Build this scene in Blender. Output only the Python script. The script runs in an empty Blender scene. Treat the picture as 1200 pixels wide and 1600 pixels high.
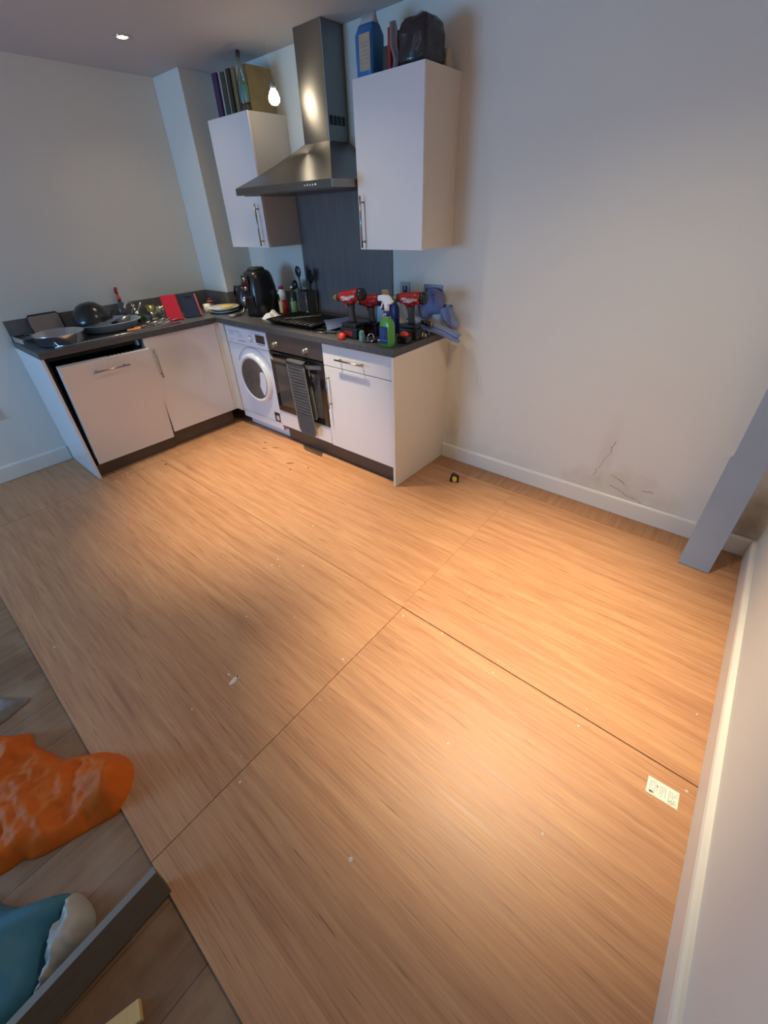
import bpy, bmesh, math, random
from mathutils import Vector, Matrix, noise
from mathutils.geometry import delaunay_2d_cdt
PI = math.pi
random.seed(7)
C = bpy.context.scene.collection
scene = bpy.context.scene

# ------------------------------------------------------------------ camera
F_PX, PX, PY = 644.86, 592.71, 784.0
cam_d = bpy.data.cameras.new('camera')
cam = bpy.data.objects.new('camera', cam_d); C.objects.link(cam)
cam_d.sensor_fit = 'VERTICAL'; cam_d.sensor_height = 36.0
cam_d.lens = F_PX / 1600 * 36.0
cam_d.shift_x = (600 - PX) / 1600; cam_d.shift_y = (PY - 800) / 1600
cam_d.clip_start = 0.02
cam.matrix_world = (Matrix.Translation((3.92655, -2.45393, 1.56806)) @ Matrix.Rotation(0.7248, 4, 'Z')
                    @ Matrix.Rotation(PI/2 - 0.6109, 4, 'X') @ Matrix.Rotation(-0.0446, 4, 'Z'))
scene.camera = cam

# ------------------------------------------------------------------ exposure, world, daylight
vs = scene.view_settings
vs.view_transform = 'Standard'; vs.look = 'None'; vs.gamma = 1.0; vs.use_curve_mapping = False
vs.exposure = -0.22
w = bpy.data.worlds.new('sky'); scene.world = w; w.use_nodes = True
w.node_tree.nodes['Background'].inputs[0].default_value = (0.35, 0.55, 1.0, 1)
w.node_tree.nodes['Background'].inputs[1].default_value = 1.0

def area_light(name, loc, rot, sx, sy, power, col):
    l = bpy.data.lights.new(name, 'AREA'); l.shape = 'RECTANGLE'; l.size = sx; l.size_y = sy
    l.energy = power; l.color = col
    o = bpy.data.objects.new(name, l); C.objects.link(o); o.location = loc; o.rotation_euler = rot
    return o
# daylight coming in through the window of the rear wall
WX0, WX1, WZ0, WZ1, WY = 0.12, 1.60, 0.85, 1.90, -5.4
area_light('window_daylight', ((WX0+WX1)/2, WY + 0.03, (WZ0+WZ1)/2), (PI/2, 0, 0), WX1-WX0-.1, WZ1-WZ0-.1, 92, (0.27, 0.56, 1.0))

# ------------------------------------------------------------------ dimensions
T, D, TH = 0.9226, 0.5745, 0.040
XE, YE, W, H = 2.4177, -1.8231, 4.3124, 2.4226
WB = 0.015                 # back wall plane
WR = W + 0.021             # right wall plane
BX, BY = 0.357, -0.278     # boxed-in corner
FR = D - 0.02              # front plane of doors
BZ = 0.135                 # underside of doors

# ------------------------------------------------------------------ materials
def newmat(name):
    m = bpy.data.materials.new(name); m.use_nodes = True
    nt = m.node_tree; b = nt.nodes['Principled BSDF']
    return m, nt, b
def N(nt, t, **kw):
    n = nt.nodes.new(t)
    for k, v in kw.items(): setattr(n, k, v)
    return n
def pm(name, col, rough=0.5, metal=0.0, var=0.06, scale=12, bump=0.0, bscale=60, coat=0.0, stretch=None, spec=None):
    """procedural material: base colour broken up by noise, optional bump"""
    m, nt, b = newmat(name); L = nt.links
    tc = N(nt, 'ShaderNodeTexCoord'); mp = N(nt, 'ShaderNodeMapping')
    L.new(tc.outputs['Object'], mp.inputs[0])
    if stretch: mp.inputs['Scale'].default_value = stretch
    nz = N(nt, 'ShaderNodeTexNoise'); nz.inputs['Scale'].default_value = scale; nz.inputs['Detail'].default_value = 6
    L.new(mp.outputs[0], nz.inputs[0])
    mx = N(nt, 'ShaderNodeMix', data_type='RGBA')
    a = [max(0, c*(1-var)) for c in col]; c2 = [min(1, c*(1+var)) for c in col]
    mx.inputs[6].default_value = (*a, 1); mx.inputs[7].default_value = (*c2, 1)
    L.new(nz.outputs[0], mx.inputs[0]); L.new(mx.outputs[2], b.inputs['Base Color'])
    b.inputs['Roughness'].default_value = rough; b.inputs['Metallic'].default_value = metal
    if coat: b.inputs['Coat Weight'].default_value = coat; b.inputs['Coat Roughness'].default_value = 0.06
    if spec is not None: b.inputs['Specular IOR Level'].default_value = spec
    if bump:
        n2 = N(nt, 'ShaderNodeTexNoise'); n2.inputs['Scale'].default_value = bscale; n2.inputs['Detail'].default_value = 4
        L.new(mp.outputs[0], n2.inputs[0])
        bp = N(nt, 'ShaderNodeBump'); bp.inputs['Strength'].default_value = bump; bp.inputs['Distance'].default_value = 0.003
        L.new(n2.outputs[0], bp.inputs['Height']); L.new(bp.outputs[0], b.inputs['Normal'])
    return m
def emit(name, col, s):
    m, nt, b = newmat(name)
    b.inputs['Emission Color'].default_value = (*col, 1); b.inputs['Emission Strength'].default_value = s
    b.inputs['Base Color'].default_value = (0, 0, 0, 1)
    return m
def glass(name, col, rough=0.02, ior=1.45):
    m, nt, b = newmat(name)
    b.inputs['Base Color'].default_value = (*col, 1); b.inputs['Roughness'].default_value = rough
    b.inputs['Transmission Weight'].default_value = 1.0; b.inputs['IOR'].default_value = ior
    return m

def ply_mat(name, off, axis='X', tint=1.0):
    """thin-skinned plywood: reddish veneer with long streaky grain"""
    m, nt, b = newmat(name); L = nt.links
    tc = N(nt, 'ShaderNodeTexCoord'); mp = N(nt, 'ShaderNodeMapping')
    mp.inputs['Location'].default_value = off
    if axis == 'Y': mp.inputs['Rotation'].default_value = (0, 0, PI/2)
    L.new(tc.outputs['Object'], mp.inputs[0])
    def stretched(sx, sy, detail, dist=0.0):
        q = N(nt, 'ShaderNodeMapping'); q.inputs['Scale'].default_value = (sx, sy, 1)
        L.new(mp.outputs[0], q.inputs[0])
        n = N(nt, 'ShaderNodeTexNoise'); n.inputs['Scale'].default_value = 1; n.inputs['Detail'].default_value = detail
        n.inputs['Distortion'].default_value = dist; n.inputs['Roughness'].default_value = 0.6
        L.new(q.outputs[0], n.inputs[0]); return n
    broad = stretched(0.9, 4.0, 3); mid = stretched(1.8, 30, 5, .3); fine = stretched(4.5, 150, 4)
    cr = N(nt, 'ShaderNodeValToRGB'); e = cr.color_ramp.elements
    e[0].position = 0.36; e[0].color = (0.335*tint, 0.150*tint, 0.068*tint, 1)
    e[1].position = 0.66; e[1].color = (0.570*tint, 0.318*tint, 0.150*tint, 1)
    e2 = cr.color_ramp.elements.new(0.5); e2.color = (0.465*tint, 0.228*tint, 0.108*tint, 1)
    s1 = N(nt, 'ShaderNodeMath', operation='MULTIPLY'); s1.inputs[1].default_value = 0.45
    s2 = N(nt, 'ShaderNodeMath', operation='MULTIPLY_ADD'); s2.inputs[1].default_value = 0.35
    s3 = N(nt, 'ShaderNodeMath', operation='MULTIPLY_ADD'); s3.inputs[1].default_value = 0.20
    L.new(mid.outputs[0], s1.inputs[0]); L.new(fine.outputs[0], s2.inputs[0]); L.new(s1.outputs[0], s2.inputs[2])
    L.new(broad.outputs[0], s3.inputs[0]); L.new(s2.outputs[0], s3.inputs[2])
    L.new(s3.outputs[0], cr.inputs[0])
    # dark short flecks following the grain
    fl = stretched(5, 120, 2); fr = N(nt, 'ShaderNodeValToRGB')
    fr.color_ramp.elements[0].position = 0.63; fr.color_ramp.elements[1].position = 0.72
    L.new(fl.outputs[0], fr.inputs[0])
    mx = N(nt, 'ShaderNodeMix', data_type='RGBA'); mx.inputs[7].default_value = (0.20, 0.085, 0.04, 1)
    f2 = N(nt, 'ShaderNodeMath', operation='MULTIPLY'); f2.inputs[1].default_value = 0.7
    L.new(fr.outputs[0], f2.inputs[0]); L.new(f2.outputs[0], mx.inputs[0])
    L.new(cr.outputs[0], mx.inputs[6]); L.new(mx.outputs[2], b.inputs['Base Color'])
    rr = N(nt, 'ShaderNodeMapRange'); rr.inputs[3].default_value = 0.34; rr.inputs[4].default_value = 0.60
    L.new(mid.outputs[0], rr.inputs[0]); L.new(rr.outputs[0], b.inputs['Roughness'])
    bp = N(nt, 'ShaderNodeBump'); bp.inputs['Strength'].default_value = 0.35; bp.inputs['Distance'].default_value = 0.002
    L.new(s2.outputs[0], bp.inputs['Height']); L.new(bp.outputs[0], b.inputs['Normal'])
    return m

def laminate_mat():
    """old oak-look laminate, planks along Y, dirty"""
    m, nt, b = newmat('old_laminate'); L = nt.links
    tc = N(nt, 'ShaderNodeTexCoord'); mp = N(nt, 'ShaderNodeMapping'); mp.inputs['Rotation'].default_value = (0, 0, PI/2)
    L.new(tc.outputs['Object'], mp.inputs[0])
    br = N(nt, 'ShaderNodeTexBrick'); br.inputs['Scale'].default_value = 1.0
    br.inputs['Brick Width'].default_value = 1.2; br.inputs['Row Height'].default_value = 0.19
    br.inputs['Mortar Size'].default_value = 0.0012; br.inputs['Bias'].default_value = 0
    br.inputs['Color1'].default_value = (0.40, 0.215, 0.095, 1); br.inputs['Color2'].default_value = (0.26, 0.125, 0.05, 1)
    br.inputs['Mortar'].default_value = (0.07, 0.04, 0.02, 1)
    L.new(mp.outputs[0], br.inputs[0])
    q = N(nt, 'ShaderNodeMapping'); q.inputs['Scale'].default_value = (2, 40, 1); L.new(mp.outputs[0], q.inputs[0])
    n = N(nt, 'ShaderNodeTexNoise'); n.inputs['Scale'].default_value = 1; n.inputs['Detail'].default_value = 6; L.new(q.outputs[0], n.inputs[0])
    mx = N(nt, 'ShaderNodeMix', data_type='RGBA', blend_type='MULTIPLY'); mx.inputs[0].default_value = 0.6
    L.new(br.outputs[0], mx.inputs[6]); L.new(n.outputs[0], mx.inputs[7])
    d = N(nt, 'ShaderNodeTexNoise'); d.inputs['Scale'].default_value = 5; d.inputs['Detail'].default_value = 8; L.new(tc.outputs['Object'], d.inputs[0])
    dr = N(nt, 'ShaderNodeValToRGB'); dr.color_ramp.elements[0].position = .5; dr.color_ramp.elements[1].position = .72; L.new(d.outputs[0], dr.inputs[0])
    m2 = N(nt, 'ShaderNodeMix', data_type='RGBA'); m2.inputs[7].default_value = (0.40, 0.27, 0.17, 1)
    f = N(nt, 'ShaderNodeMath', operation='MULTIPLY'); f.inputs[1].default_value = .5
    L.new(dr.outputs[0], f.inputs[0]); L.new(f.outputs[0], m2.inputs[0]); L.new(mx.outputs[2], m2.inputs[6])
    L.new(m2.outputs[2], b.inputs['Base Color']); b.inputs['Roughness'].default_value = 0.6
    return m

def wall_mat(name, col, stains=()):
    """painted plaster; stains = (x, z, rx, rz, strength) brown damp patches on a wall facing -Y"""
    m, nt, b = newmat(name); L = nt.links
    tc = N(nt, 'ShaderNodeTexCoord')
    n = N(nt, 'ShaderNodeTexNoise'); n.inputs['Scale'].default_value = 1.5; n.inputs['Detail'].default_value = 4
    L.new(tc.outputs['Object'], n.inputs[0])
    mx = N(nt, 'ShaderNodeMix', data_type='RGBA')
    mx.inputs[6].default_value = (*[c*0.965 for c in col], 1); mx.inputs[7].default_value = (*[min(1, c*1.03) for c in col], 1)
    L.new(n.outputs[0], mx.inputs[0]); cur = mx.outputs[2]
    sep = N(nt, 'ShaderNodeSeparateXYZ'); L.new(tc.outputs['Object'], sep.inputs[0])
    for i, (sx, sz, rx, rz, st, sc) in enumerate(stains):
        def axis(out, c, r):
            a = N(nt, 'ShaderNodeMath', operation='SUBTRACT'); a.inputs[1].default_value = c; L.new(sep.outputs[out], a.inputs[0])
            d = N(nt, 'ShaderNodeMath', operation='DIVIDE'); d.inputs[1].default_value = r; L.new(a.outputs[0], d.inputs[0])
            p = N(nt, 'ShaderNodeMath', operation='MULTIPLY'); L.new(d.outputs[0], p.inputs[0]); L.new(d.outputs[0], p.inputs[1])
            return p
        px, pz = axis(0, sx, rx), axis(2, sz, rz)
        s = N(nt, 'ShaderNodeMath', operation='ADD'); L.new(px.outputs[0], s.inputs[0]); L.new(pz.outputs[0], s.inputs[1])
        nn = N(nt, 'ShaderNodeTexNoise'); nn.inputs['Scale'].default_value = 9; nn.inputs['Detail'].default_value = 7
        L.new(tc.outputs['Object'], nn.inputs[0])
        k = N(nt, 'ShaderNodeMath', operation='MULTIPLY_ADD'); k.inputs[1].default_value = 2.2; L.new(nn.outputs[0], k.inputs[0]); L.new(s.outputs[0], k.inputs[2])
        mr = N(nt, 'ShaderNodeMapRange'); mr.inputs[1].default_value = 0.9; mr.inputs[2].default_value = 2.2
        mr.inputs[3].default_value = st; mr.inputs[4].default_value = 0; L.new(k.outputs[0], mr.inputs[0])
        m3 = N(nt, 'ShaderNodeMix', data_type='RGBA'); m3.inputs[7].default_value = (*sc, 1)
        L.new(mr.outputs[0], m3.inputs[0]); L.new(cur, m3.inputs[6]); cur = m3.outputs[2]
    L.new(cur, b.inputs['Base Color']); b.inputs['Roughness'].default_value = 0.7
    b.inputs['Specular IOR Level'].default_value = 0.3
    n2 = N(nt, 'ShaderNodeTexNoise'); n2.inputs['Scale'].default_value = 180; n2.inputs['Detail'].default_value = 3
    L.new(tc.outputs['Object'], n2.inputs[0])
    bp = N(nt, 'ShaderNodeBump'); bp.inputs['Strength'].default_value = 0.12; bp.inputs['Distance'].default_value = 0.002
    L.new(n2.outputs[0], bp.inputs['Height']); L.new(bp.outputs[0], b.inputs['Normal'])
    return m

WALLC = (0.72, 0.715, 0.65)
DAMP = (0.44, 0.36, 0.24)
M = dict(
    wall=wall_mat('wall_paint', WALLC),
    wallb=wall_mat('wall_paint_damp', WALLC, [
        (3.66, 0.10, 0.34, 0.22, 0.42, DAMP), (3.54, 0.40, 0.05, 0.22, 0.18, DAMP), (2.50, 0.22, 0.06, 0.25, 0.45, DAMP),
        (4.24, 0.12, 0.12, 0.30, 0.75, (0.24, 0.17, 0.09)), (3.0, 0.07, 0.5, 0.12, 0.20, DAMP), (2.52, 1.02, 0.08, 0.16, 0.28, DAMP)]),
    ceil=wall_mat('ceiling_paint', (0.52, 0.50, 0.50)),
    skirt=pm('skirting_gloss', (0.74, 0.70, 0.62), 0.35, var=.04, scale=4),
    white=pm('white_gloss_door', (0.74, 0.72, 0.72), 0.16, var=.015, scale=2, coat=.5),
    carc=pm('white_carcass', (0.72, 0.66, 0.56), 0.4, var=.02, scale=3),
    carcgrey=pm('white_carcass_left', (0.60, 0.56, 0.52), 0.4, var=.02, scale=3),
    plinth=pm('dark_plinth', (0.09, 0.065, 0.05), 0.35, var=.2, scale=6),
    void=pm('dark_inside', (0.02, 0.018, 0.016), 0.7),
    worktop=pm('slate_worktop', (0.066, 0.066, 0.072), 0.42, var=.4, scale=28, bump=.2, bscale=90),
    upstand=pm('slate_upstand', (0.15, 0.135, 0.125), 0.45, var=.3, scale=20, bump=.2),
    steel=pm('brushed_steel', (0.36, 0.35, 0.33), 0.30, 1.0, var=.08, scale=4, stretch=(1, 1, 90)),
    hood=pm('hood_steel', (0.25, 0.24, 0.225), 0.36, 1.0, var=.06, scale=4, stretch=(60, 60, 1)),
    chrome=pm('chrome', (0.80, 0.80, 0.80), 0.12, 1.0, var=.02),
    pansteel=pm('pan_steel', (0.66, 0.68, 0.70), 0.16, 1.0, var=.04),
    handle=pm('handle_nickel', (0.42, 0.38, 0.34), 0.28, 1.0, var=.05),
    splash=pm('slate_blue_splashback', (0.16, 0.148, 0.145), 0.33, var=.3, scale=5, stretch=(9, 9, .7)),
    ovensteel=pm('oven_panel_steel', (0.16, 0.14, 0.125), 0.38, 0.85, var=.1, scale=4),
    blackglass=pm('black_oven_glass', (0.012, 0.011, 0.011), 0.06, var=.2, coat=.6),
    black=pm('black_plastic', (0.012, 0.012, 0.014), 0.28, var=.2),
    blackmatt=pm('black_rubber', (0.03, 0.03, 0.03), 0.62, var=.2),
    darkpan=pm('black_pan_enamel', (0.018, 0.018, 0.017), 0.22, var=.3),
    appl=pm('appliance_white', (0.72, 0.74, 0.78), 0.28, var=.015),
    applgrey=pm('appliance_grey_line', (0.28, 0.30, 0.34), 0.4),
    drum=pm('drum_glass', (0.07, 0.065, 0.06), 0.12, var=.3, scale=20, coat=.5),
    glove=pm('quilted_grey_cloth', (0.15, 0.15, 0.155), 0.85, var=.15, scale=150, bump=.6, bscale=300),
    plankpaint=pm('grey_painted_board', (0.27, 0.32, 0.39), 0.5, var=.06, scale=7),
    timber=pm('dark_timber', (0.105, 0.072, 0.045), 0.6, var=.25, scale=6, stretch=(30, 1, 30), bump=.2),
    timber_lit=pm('timber_edge_lit', (0.21, 0.18, 0.145), 0.6, var=.2, scale=6),  # paler copy of the timber: window light on the edge put into the colour
    orange=pm('orange_plastic_bag', (0.60, 0.12, 0.008), 0.6, spec=.25, var=.22, scale=8, bump=.5, bscale=22),
    bluebag=pm('blue_plaster_sack', (0.055, 0.19, 0.27), 0.55, spec=.3, var=.25, scale=9, bump=.4, bscale=25),
    whitebag=pm('grey_white_sack_end', (0.40, 0.38, 0.34), 0.45, var=.15, scale=14, bump=.6, bscale=30),
    chip=pm('fresh_wood', (0.62, 0.42, 0.17), 0.6, var=.2, scale=10, stretch=(1, 12, 1)),
    rag=pm('grey_rag', (0.22, 0.20, 0.19), 0.9, var=.4, scale=22, bump=.6),
    bluecloth=pm('blue_cloth', (0.17, 0.20, 0.38), 0.9, var=.14, scale=50, bump=.5, bscale=160),
    bluecloth2=pm('bright_blue_cloth', (0.24, 0.31, 0.56), 0.85, var=.12, scale=50, bump=.4, bscale=160),
    red=pm('red_tool_plastic', (0.34, 0.010, 0.014), 0.38, var=.12),
    redcap=pm('red_cap', (0.50, 0.035, 0.02), 0.5, var=.2),
    redor=pm('orange_red_plastic', (0.75, 0.07, 0.03), 0.35, var=.1),
    brass=pm('brass', (0.55, 0.45, 0.20), 0.3, 1.0, var=.1),
    whitep=pm('white_plastic', (0.80, 0.80, 0.80), 0.32, var=.02),
    green=pm('green_liquid_bottle', (0.085, 0.30, 0.035), 0.22, var=.12, scale=6, coat=.4),
    navy=pm('navy_label', (0.012, 0.018, 0.13), 0.4, var=.2),
    blue=pm('mid_blue', (0.03, 0.14, 0.42), 0.35, var=.1),
    lblue=pm('light_blue_plastic', (0.20, 0.40, 0.62), 0.35, var=.1),
    cyan=pm('pale_cyan', (0.35, 0.6, 0.65), 0.4, var=.1),
    ink=pm('label_ink', (0.06, 0.06, 0.07), 0.6),
    inkgrey=pm('label_ink_grey', (0.28, 0.27, 0.26), 0.6),
    paper=pm('white_paper', (0.78, 0.77, 0.74), 0.8, var=.04),
    sticker=pm('cream_sticker', (0.80, 0.78, 0.66), 0.5, var=.03),
    boardred=pm('red_chopping_board', (0.30, 0.010, 0.030), 0.75, spec=.15, var=.08),
    boardnavy=pm('navy_chopping_board', (0.010, 0.018, 0.05), 0.75, spec=.15, var=.1),
    plate=pm('white_ceramic', (0.78, 0.80, 0.76), 0.15, var=.02, coat=.4),
    mustard=pm('mustard_sponge', (0.52, 0.38, 0.09), 0.8, var=.2, scale=60, bump=.4),
    ylabel=pm('yellow_label', (0.55, 0.50, 0.16), 0.5, var=.12, scale=30),
    glabel=pm('green_label', (0.22, 0.34, 0.14), 0.5, var=.15, scale=30),
    bottlegreen=pm('dark_green_glass', (0.008, 0.035, 0.015), 0.12, var=.1, coat=.5),
    sauce=pm('red_brown_sauce', (0.33, 0.02, 0.03), 0.25, var=.15),
    magenta=pm('magenta_cap', (0.38, 0.01, 0.07), 0.35),
    orangeh=pm('orange_handle', (0.68, 0.22, 0.04), 0.4),
    dred=pm('dark_red_handle', (0.20, 0.015, 0.015), 0.4),
    teal=pm('teal_sponge', (0.09, 0.22, 0.20), 0.9, bump=.5),
    bowlp=pm('grey_blue_bowl', (0.24, 0.32, 0.42), 0.22, var=.04, coat=.3),
    tray=pm('grey_tin', (0.26, 0.26, 0.27), 0.3, 0.9, var=.1),
    clear=glass('clear_plastic', (0.92, 0.97, 0.96)),
    clearg=glass('tinted_glass_bottle', (0.80, 0.93, 0.92)),
    purple=pm('purple_book', (0.050, 0.020, 0.085), 0.5, var=.4, scale=30),
    bkgreen=pm('green_book', (0.045, 0.065, 0.045), 0.5, var=.4, scale=30),
    bkwhite=pm('pale_book', (0.46, 0.47, 0.44), 0.5, var=.15, scale=30),
    bktan=pm('tan_book', (0.22, 0.165, 0.075), 0.5, var=.35, scale=22),
    bkdark=pm('dark_book', (0.035, 0.03, 0.022), 0.5, var=.35, scale=22),
    bkpale=pm('cream_book', (0.42, 0.34, 0.24), 0.5, var=.2, scale=22),
    turq=pm('turquoise_label', (0.07, 0.19, 0.19), 0.4, var=.3, scale=25),
    cobalt=pm('blue_jug', (0.02, 0.15, 0.40), 0.35, var=.12),
    palelabel=pm('pale_label', (0.42, 0.45, 0.44), 0.5, var=.1, scale=40),
    blackbag=pm('black_shiny_bag', (0.028, 0.025, 0.03), 0.20, var=.6, scale=14, bump=.8, bscale=26),
    greybag=pm('grey_plastic_bag', (0.40, 0.38, 0.40), 0.35, var=.4, scale=20, bump=.8, bscale=35),
    yb=pm('yellow_tape_measure', (0.70, 0.45, 0.03), 0.4, var=.1),
    olive=pm('olive_brass', (0.32, 0.29, 0.12), 0.35, 0.6, var=.2),
    socket=pm('socket_steel', (0.30, 0.31, 0.33), 0.35, 1.0, var=.05),
    crackm=pm('damp_crack_line', (0.40, 0.33, 0.23), 0.8, var=.3, scale=60),
    smear=pm('paint_smear', (0.62, 0.60, 0.54), 0.7, var=.2, scale=60),
    scratch=pm('raw_scratch', (0.72, 0.44, 0.22), 0.7),
    stain=pm('dark_floor_stain', (0.12, 0.05, 0.025), 0.6, var=.3, scale=50),
    bulb=emit('lamp_glow', (1.0, 0.86, 0.62), 30.0),
    winframe=pm('window_upvc', (0.8, 0.8, 0.8), 0.35),
)
PLY = [ply_mat('plywood_sheet_%s' % n, o) for n, o in
       [('a', (0, 0, 0)), ('b', (7.3, 2.1, 0)), ('c', (3.9, 9.2, 0)), ('d', (12.1, 5.5, 0))]]
PLYS = ply_mat('plywood_strip', (2.2, 4.4, 0), 'Y', .80)
LAM = laminate_mat()

_b = M['hood'].node_tree.nodes['Principled BSDF']; _b.inputs['Anisotropic'].default_value = 0.75; _b.inputs['Anisotropic Rotation'].default_value = 0.25

# ------------------------------------------------------------------ mesh helpers
def bm_new(): return bmesh.new()
def xf(bm, vs, mat):
    bmesh.ops.transform(bm, matrix=mat, verts=vs)
def box(bm, x0, x1, y0, y1, z0, z1, bev=0.0, mi=0, seg=2, mat=None):
    vs = [bm.verts.new(p) for p in ((x0,y0,z0),(x1,y0,z0),(x1,y1,z0),(x0,y1,z0),(x0,y0,z1),(x1,y0,z1),(x1,y1,z1),(x0,y1,z1))]
    fs = [bm.faces.new([vs[i] for i in f]) for f in ((3,2,1,0),(4,5,6,7),(0,1,5,4),(1,2,6,5),(2,3,7,6),(3,0,4,7))]
    for f in fs: f.material_index = mi
    if mat is not None: xf(bm, vs, mat)
    if bev:
        es = list({e for f in fs for e in f.edges})
        bmesh.ops.bevel(bm, geom=es, offset=bev, segments=seg, profile=.6, affect='EDGES', clamp_overlap=True)
    return bm
def prism(bm, poly, z0, z1, mat=None, mi=0, bev=0.0):
    """polygon in XY extruded along Z, then placed by mat"""
    n = len(poly)
    a = [bm.verts.new((p[0], p[1], z0)) for p in poly]; b = [bm.verts.new((p[0], p[1], z1)) for p in poly]
    fs = [bm.faces.new(list(reversed(a))), bm.faces.new(b)]
    for i in range(n): fs.append(bm.faces.new([a[i], a[(i+1) % n], b[(i+1) % n], b[i]]))
    for f in fs: f.material_index = mi
    bmesh.ops.recalc_face_normals(bm, faces=fs)
    if mat is not None: xf(bm, a+b, mat)
    if bev:
        es = list({e for f in fs for e in f.edges})
        bmesh.ops.bevel(bm, geom=es, offset=bev, segments=2, profile=.6, affect='EDGES', clamp_overlap=True)
    return bm
def lathe(bm, prof, seg=28, mat=None, mi=0, sy=1.0):
    rings = []; vs = []
    for r, z in prof:
        if r < 1e-6: v = bm.verts.new((0, 0, z)); rings.append([v]); vs.append(v)
        else:
            ring = [bm.verts.new((r*math.cos(2*PI*i/seg), sy*r*math.sin(2*PI*i/seg), z)) for i in range(seg)]
            rings.append(ring); vs += ring
    fs = []
    for a, b in zip(rings, rings[1:]):
        for i in range(seg):
            j = (i+1) % seg
            if len(a) == 1 and len(b) == 1: continue
            if len(a) == 1: fs.append(bm.faces.new([a[0], b[j], b[i]]))
            elif len(b) == 1: fs.append(bm.faces.new([a[i], a[j], b[0]]))
            else: fs.append(bm.faces.new([a[i], a[j], b[j], b[i]]))
    for f in fs: f.material_index = mi; f.smooth = True
    bmesh.ops.recalc_face_normals(bm, faces=fs)
    if mat is not None: xf(bm, vs, mat)
    return bm
def cyl(bm, p0, p1, r0, r1=None, seg=16, mi=0):
    p0, p1 = Vector(p0), Vector(p1); r1 = r0 if r1 is None else r1
    d = p1-p0; q = Vector((0, 0, 1)).rotation_difference(d.normalized()).to_matrix().to_4x4()
    return lathe(bm, [(0, 0), (r0, 0), (r1, d.length), (0, d.length)], seg, Matrix.Translation(p0) @ q, mi)
def tube(bm, pts, r, seg=8, mi=0):
    pts = [Vector(p) for p in pts]; rr = r if isinstance(r, (list, tuple)) else [r]*len(pts)
    rings = []; up = Vector((0, 0, 1)); vs = []
    for i, p in enumerate(pts):
        t = (pts[min(i+1, len(pts)-1)] - pts[max(i-1, 0)]).normalized()
        a = t.cross(up)
        if a.length < 1e-3: a = t.cross(Vector((0, 1, 0)))
        a.normalize(); b = t.cross(a).normalized()
        rings.append([bm.verts.new(p + rr[i]*(a*math.cos(2*PI*k/seg) + b*math.sin(2*PI*k/seg))) for k in range(seg)])
    fs = []
    for a, b in zip(rings, rings[1:]):
        for i in range(seg): fs.append(bm.faces.new([a[i], a[(i+1) % seg], b[(i+1) % seg], b[i]]))
    fs.append(bm.faces.new(rings[0])); fs.append(bm.faces.new(list(reversed(rings[-1]))))
    for f in fs: f.material_index = mi; f.smooth = True
    bmesh.ops.recalc_face_normals(bm, faces=fs)
    return bm
def sheet(bm, fn, nu, nv, th=0.0015, mi=0):
    """surface fn(u,v)->xyz with a little thickness"""
    g = [[bm.verts.new(fn(i/nu, j/nv)) for j in range(nv+1)] for i in range(nu+1)]
    fs = [bm.faces.new([g[i][j], g[i+1][j], g[i+1][j+1], g[i][j+1]]) for i in range(nu) for j in range(nv)]
    for f in fs: f.smooth = True; f.material_index = mi
    if th: bmesh.ops.solidify(bm, geom=fs, thickness=th)
    return bm
def inside(poly, x, y):
    c = False; n = len(poly)
    for i in range(n):
        x1, y1 = poly[i]; x2, y2 = poly[(i+1) % n]
        if (y1 > y) != (y2 > y) and x < (x2-x1)*(y-y1)/(y2-y1)+x1: c = not c
    return c
def edist(poly, x, y):
    best = 9; n = len(poly); p = Vector((x, y))
    for i in range(n):
        a = Vector(poly[i]); b = Vector(poly[(i+1) % n]); ab = b-a
        t = max(0, min(1, (p-a).dot(ab)/max(ab.length_squared, 1e-12)))
        best = min(best, (p-(a+ab*t)).length)
    return best
def smooth_poly(poly, it=2):
    for _ in range(it):
        q = []
        for i in range(len(poly)):
            a, b = poly[i], poly[(i+1) % len(poly)]
            q.append((a[0]*.75+b[0]*.25, a[1]*.75+b[1]*.25)); q.append((a[0]*.25+b[0]*.75, a[1]*.25+b[1]*.75))
        poly = q
    return poly
def heap(bm, poly, step, hfun, z0=0.0, smooth=True):
    """crumpled thing lying on a surface: outline polygon filled with a grid, height hfun(x,y,distance to the rim)"""
    poly = [Vector((p[0], p[1])) for p in poly]; pts = list(poly); pl = [tuple(p) for p in poly]
    xs = [p.x for p in poly]; ys = [p.y for p in poly]; y = min(ys)
    rnd = random.Random(3)
    while y < max(ys):
        x = min(xs)
        while x < max(xs):
            jx, jy = x+rnd.uniform(-.25, .25)*step, y+rnd.uniform(-.25, .25)*step
            if inside(pl, jx, jy) and edist(pl, jx, jy) > step*.45: pts.append(Vector((jx, jy)))
            x += step
        y += step
    n = len(poly)
    v, e, f, *_ = delaunay_2d_cdt(pts, [(i, (i+1) % n) for i in range(n)], [list(range(n))], 1, 1e-6)
    top = []; bot = []
    for p in v:
        d = edist(pl, p.x, p.y)
        top.append(bm.verts.new((p.x, p.y, z0+0.002+max(0, hfun(p.x, p.y, d) if d > 1e-5 else 0.001))))
    fs = []
    for t in f:
        try: fs.append(bm.faces.new([top[i] for i in t]))
        except ValueError: pass
    be = [ed for ed in bm.edges if ed.is_boundary and all(l.face in fs for l in ed.link_loops)]
    r = bmesh.ops.extrude_edge_only(bm, edges=be)
    for g in r['geom']:
        if isinstance(g, bmesh.types.BMVert): g.co.z = z0
    low = [g for g in r['geom'] if isinstance(g, bmesh.types.BMEdge)]
    bmesh.ops.contextual_create(bm, geom=low)
    bmesh.ops.recalc_face_normals(bm, faces=bm.faces[:])
    for q in bm.faces: q.smooth = smooth
    return bm

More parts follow.
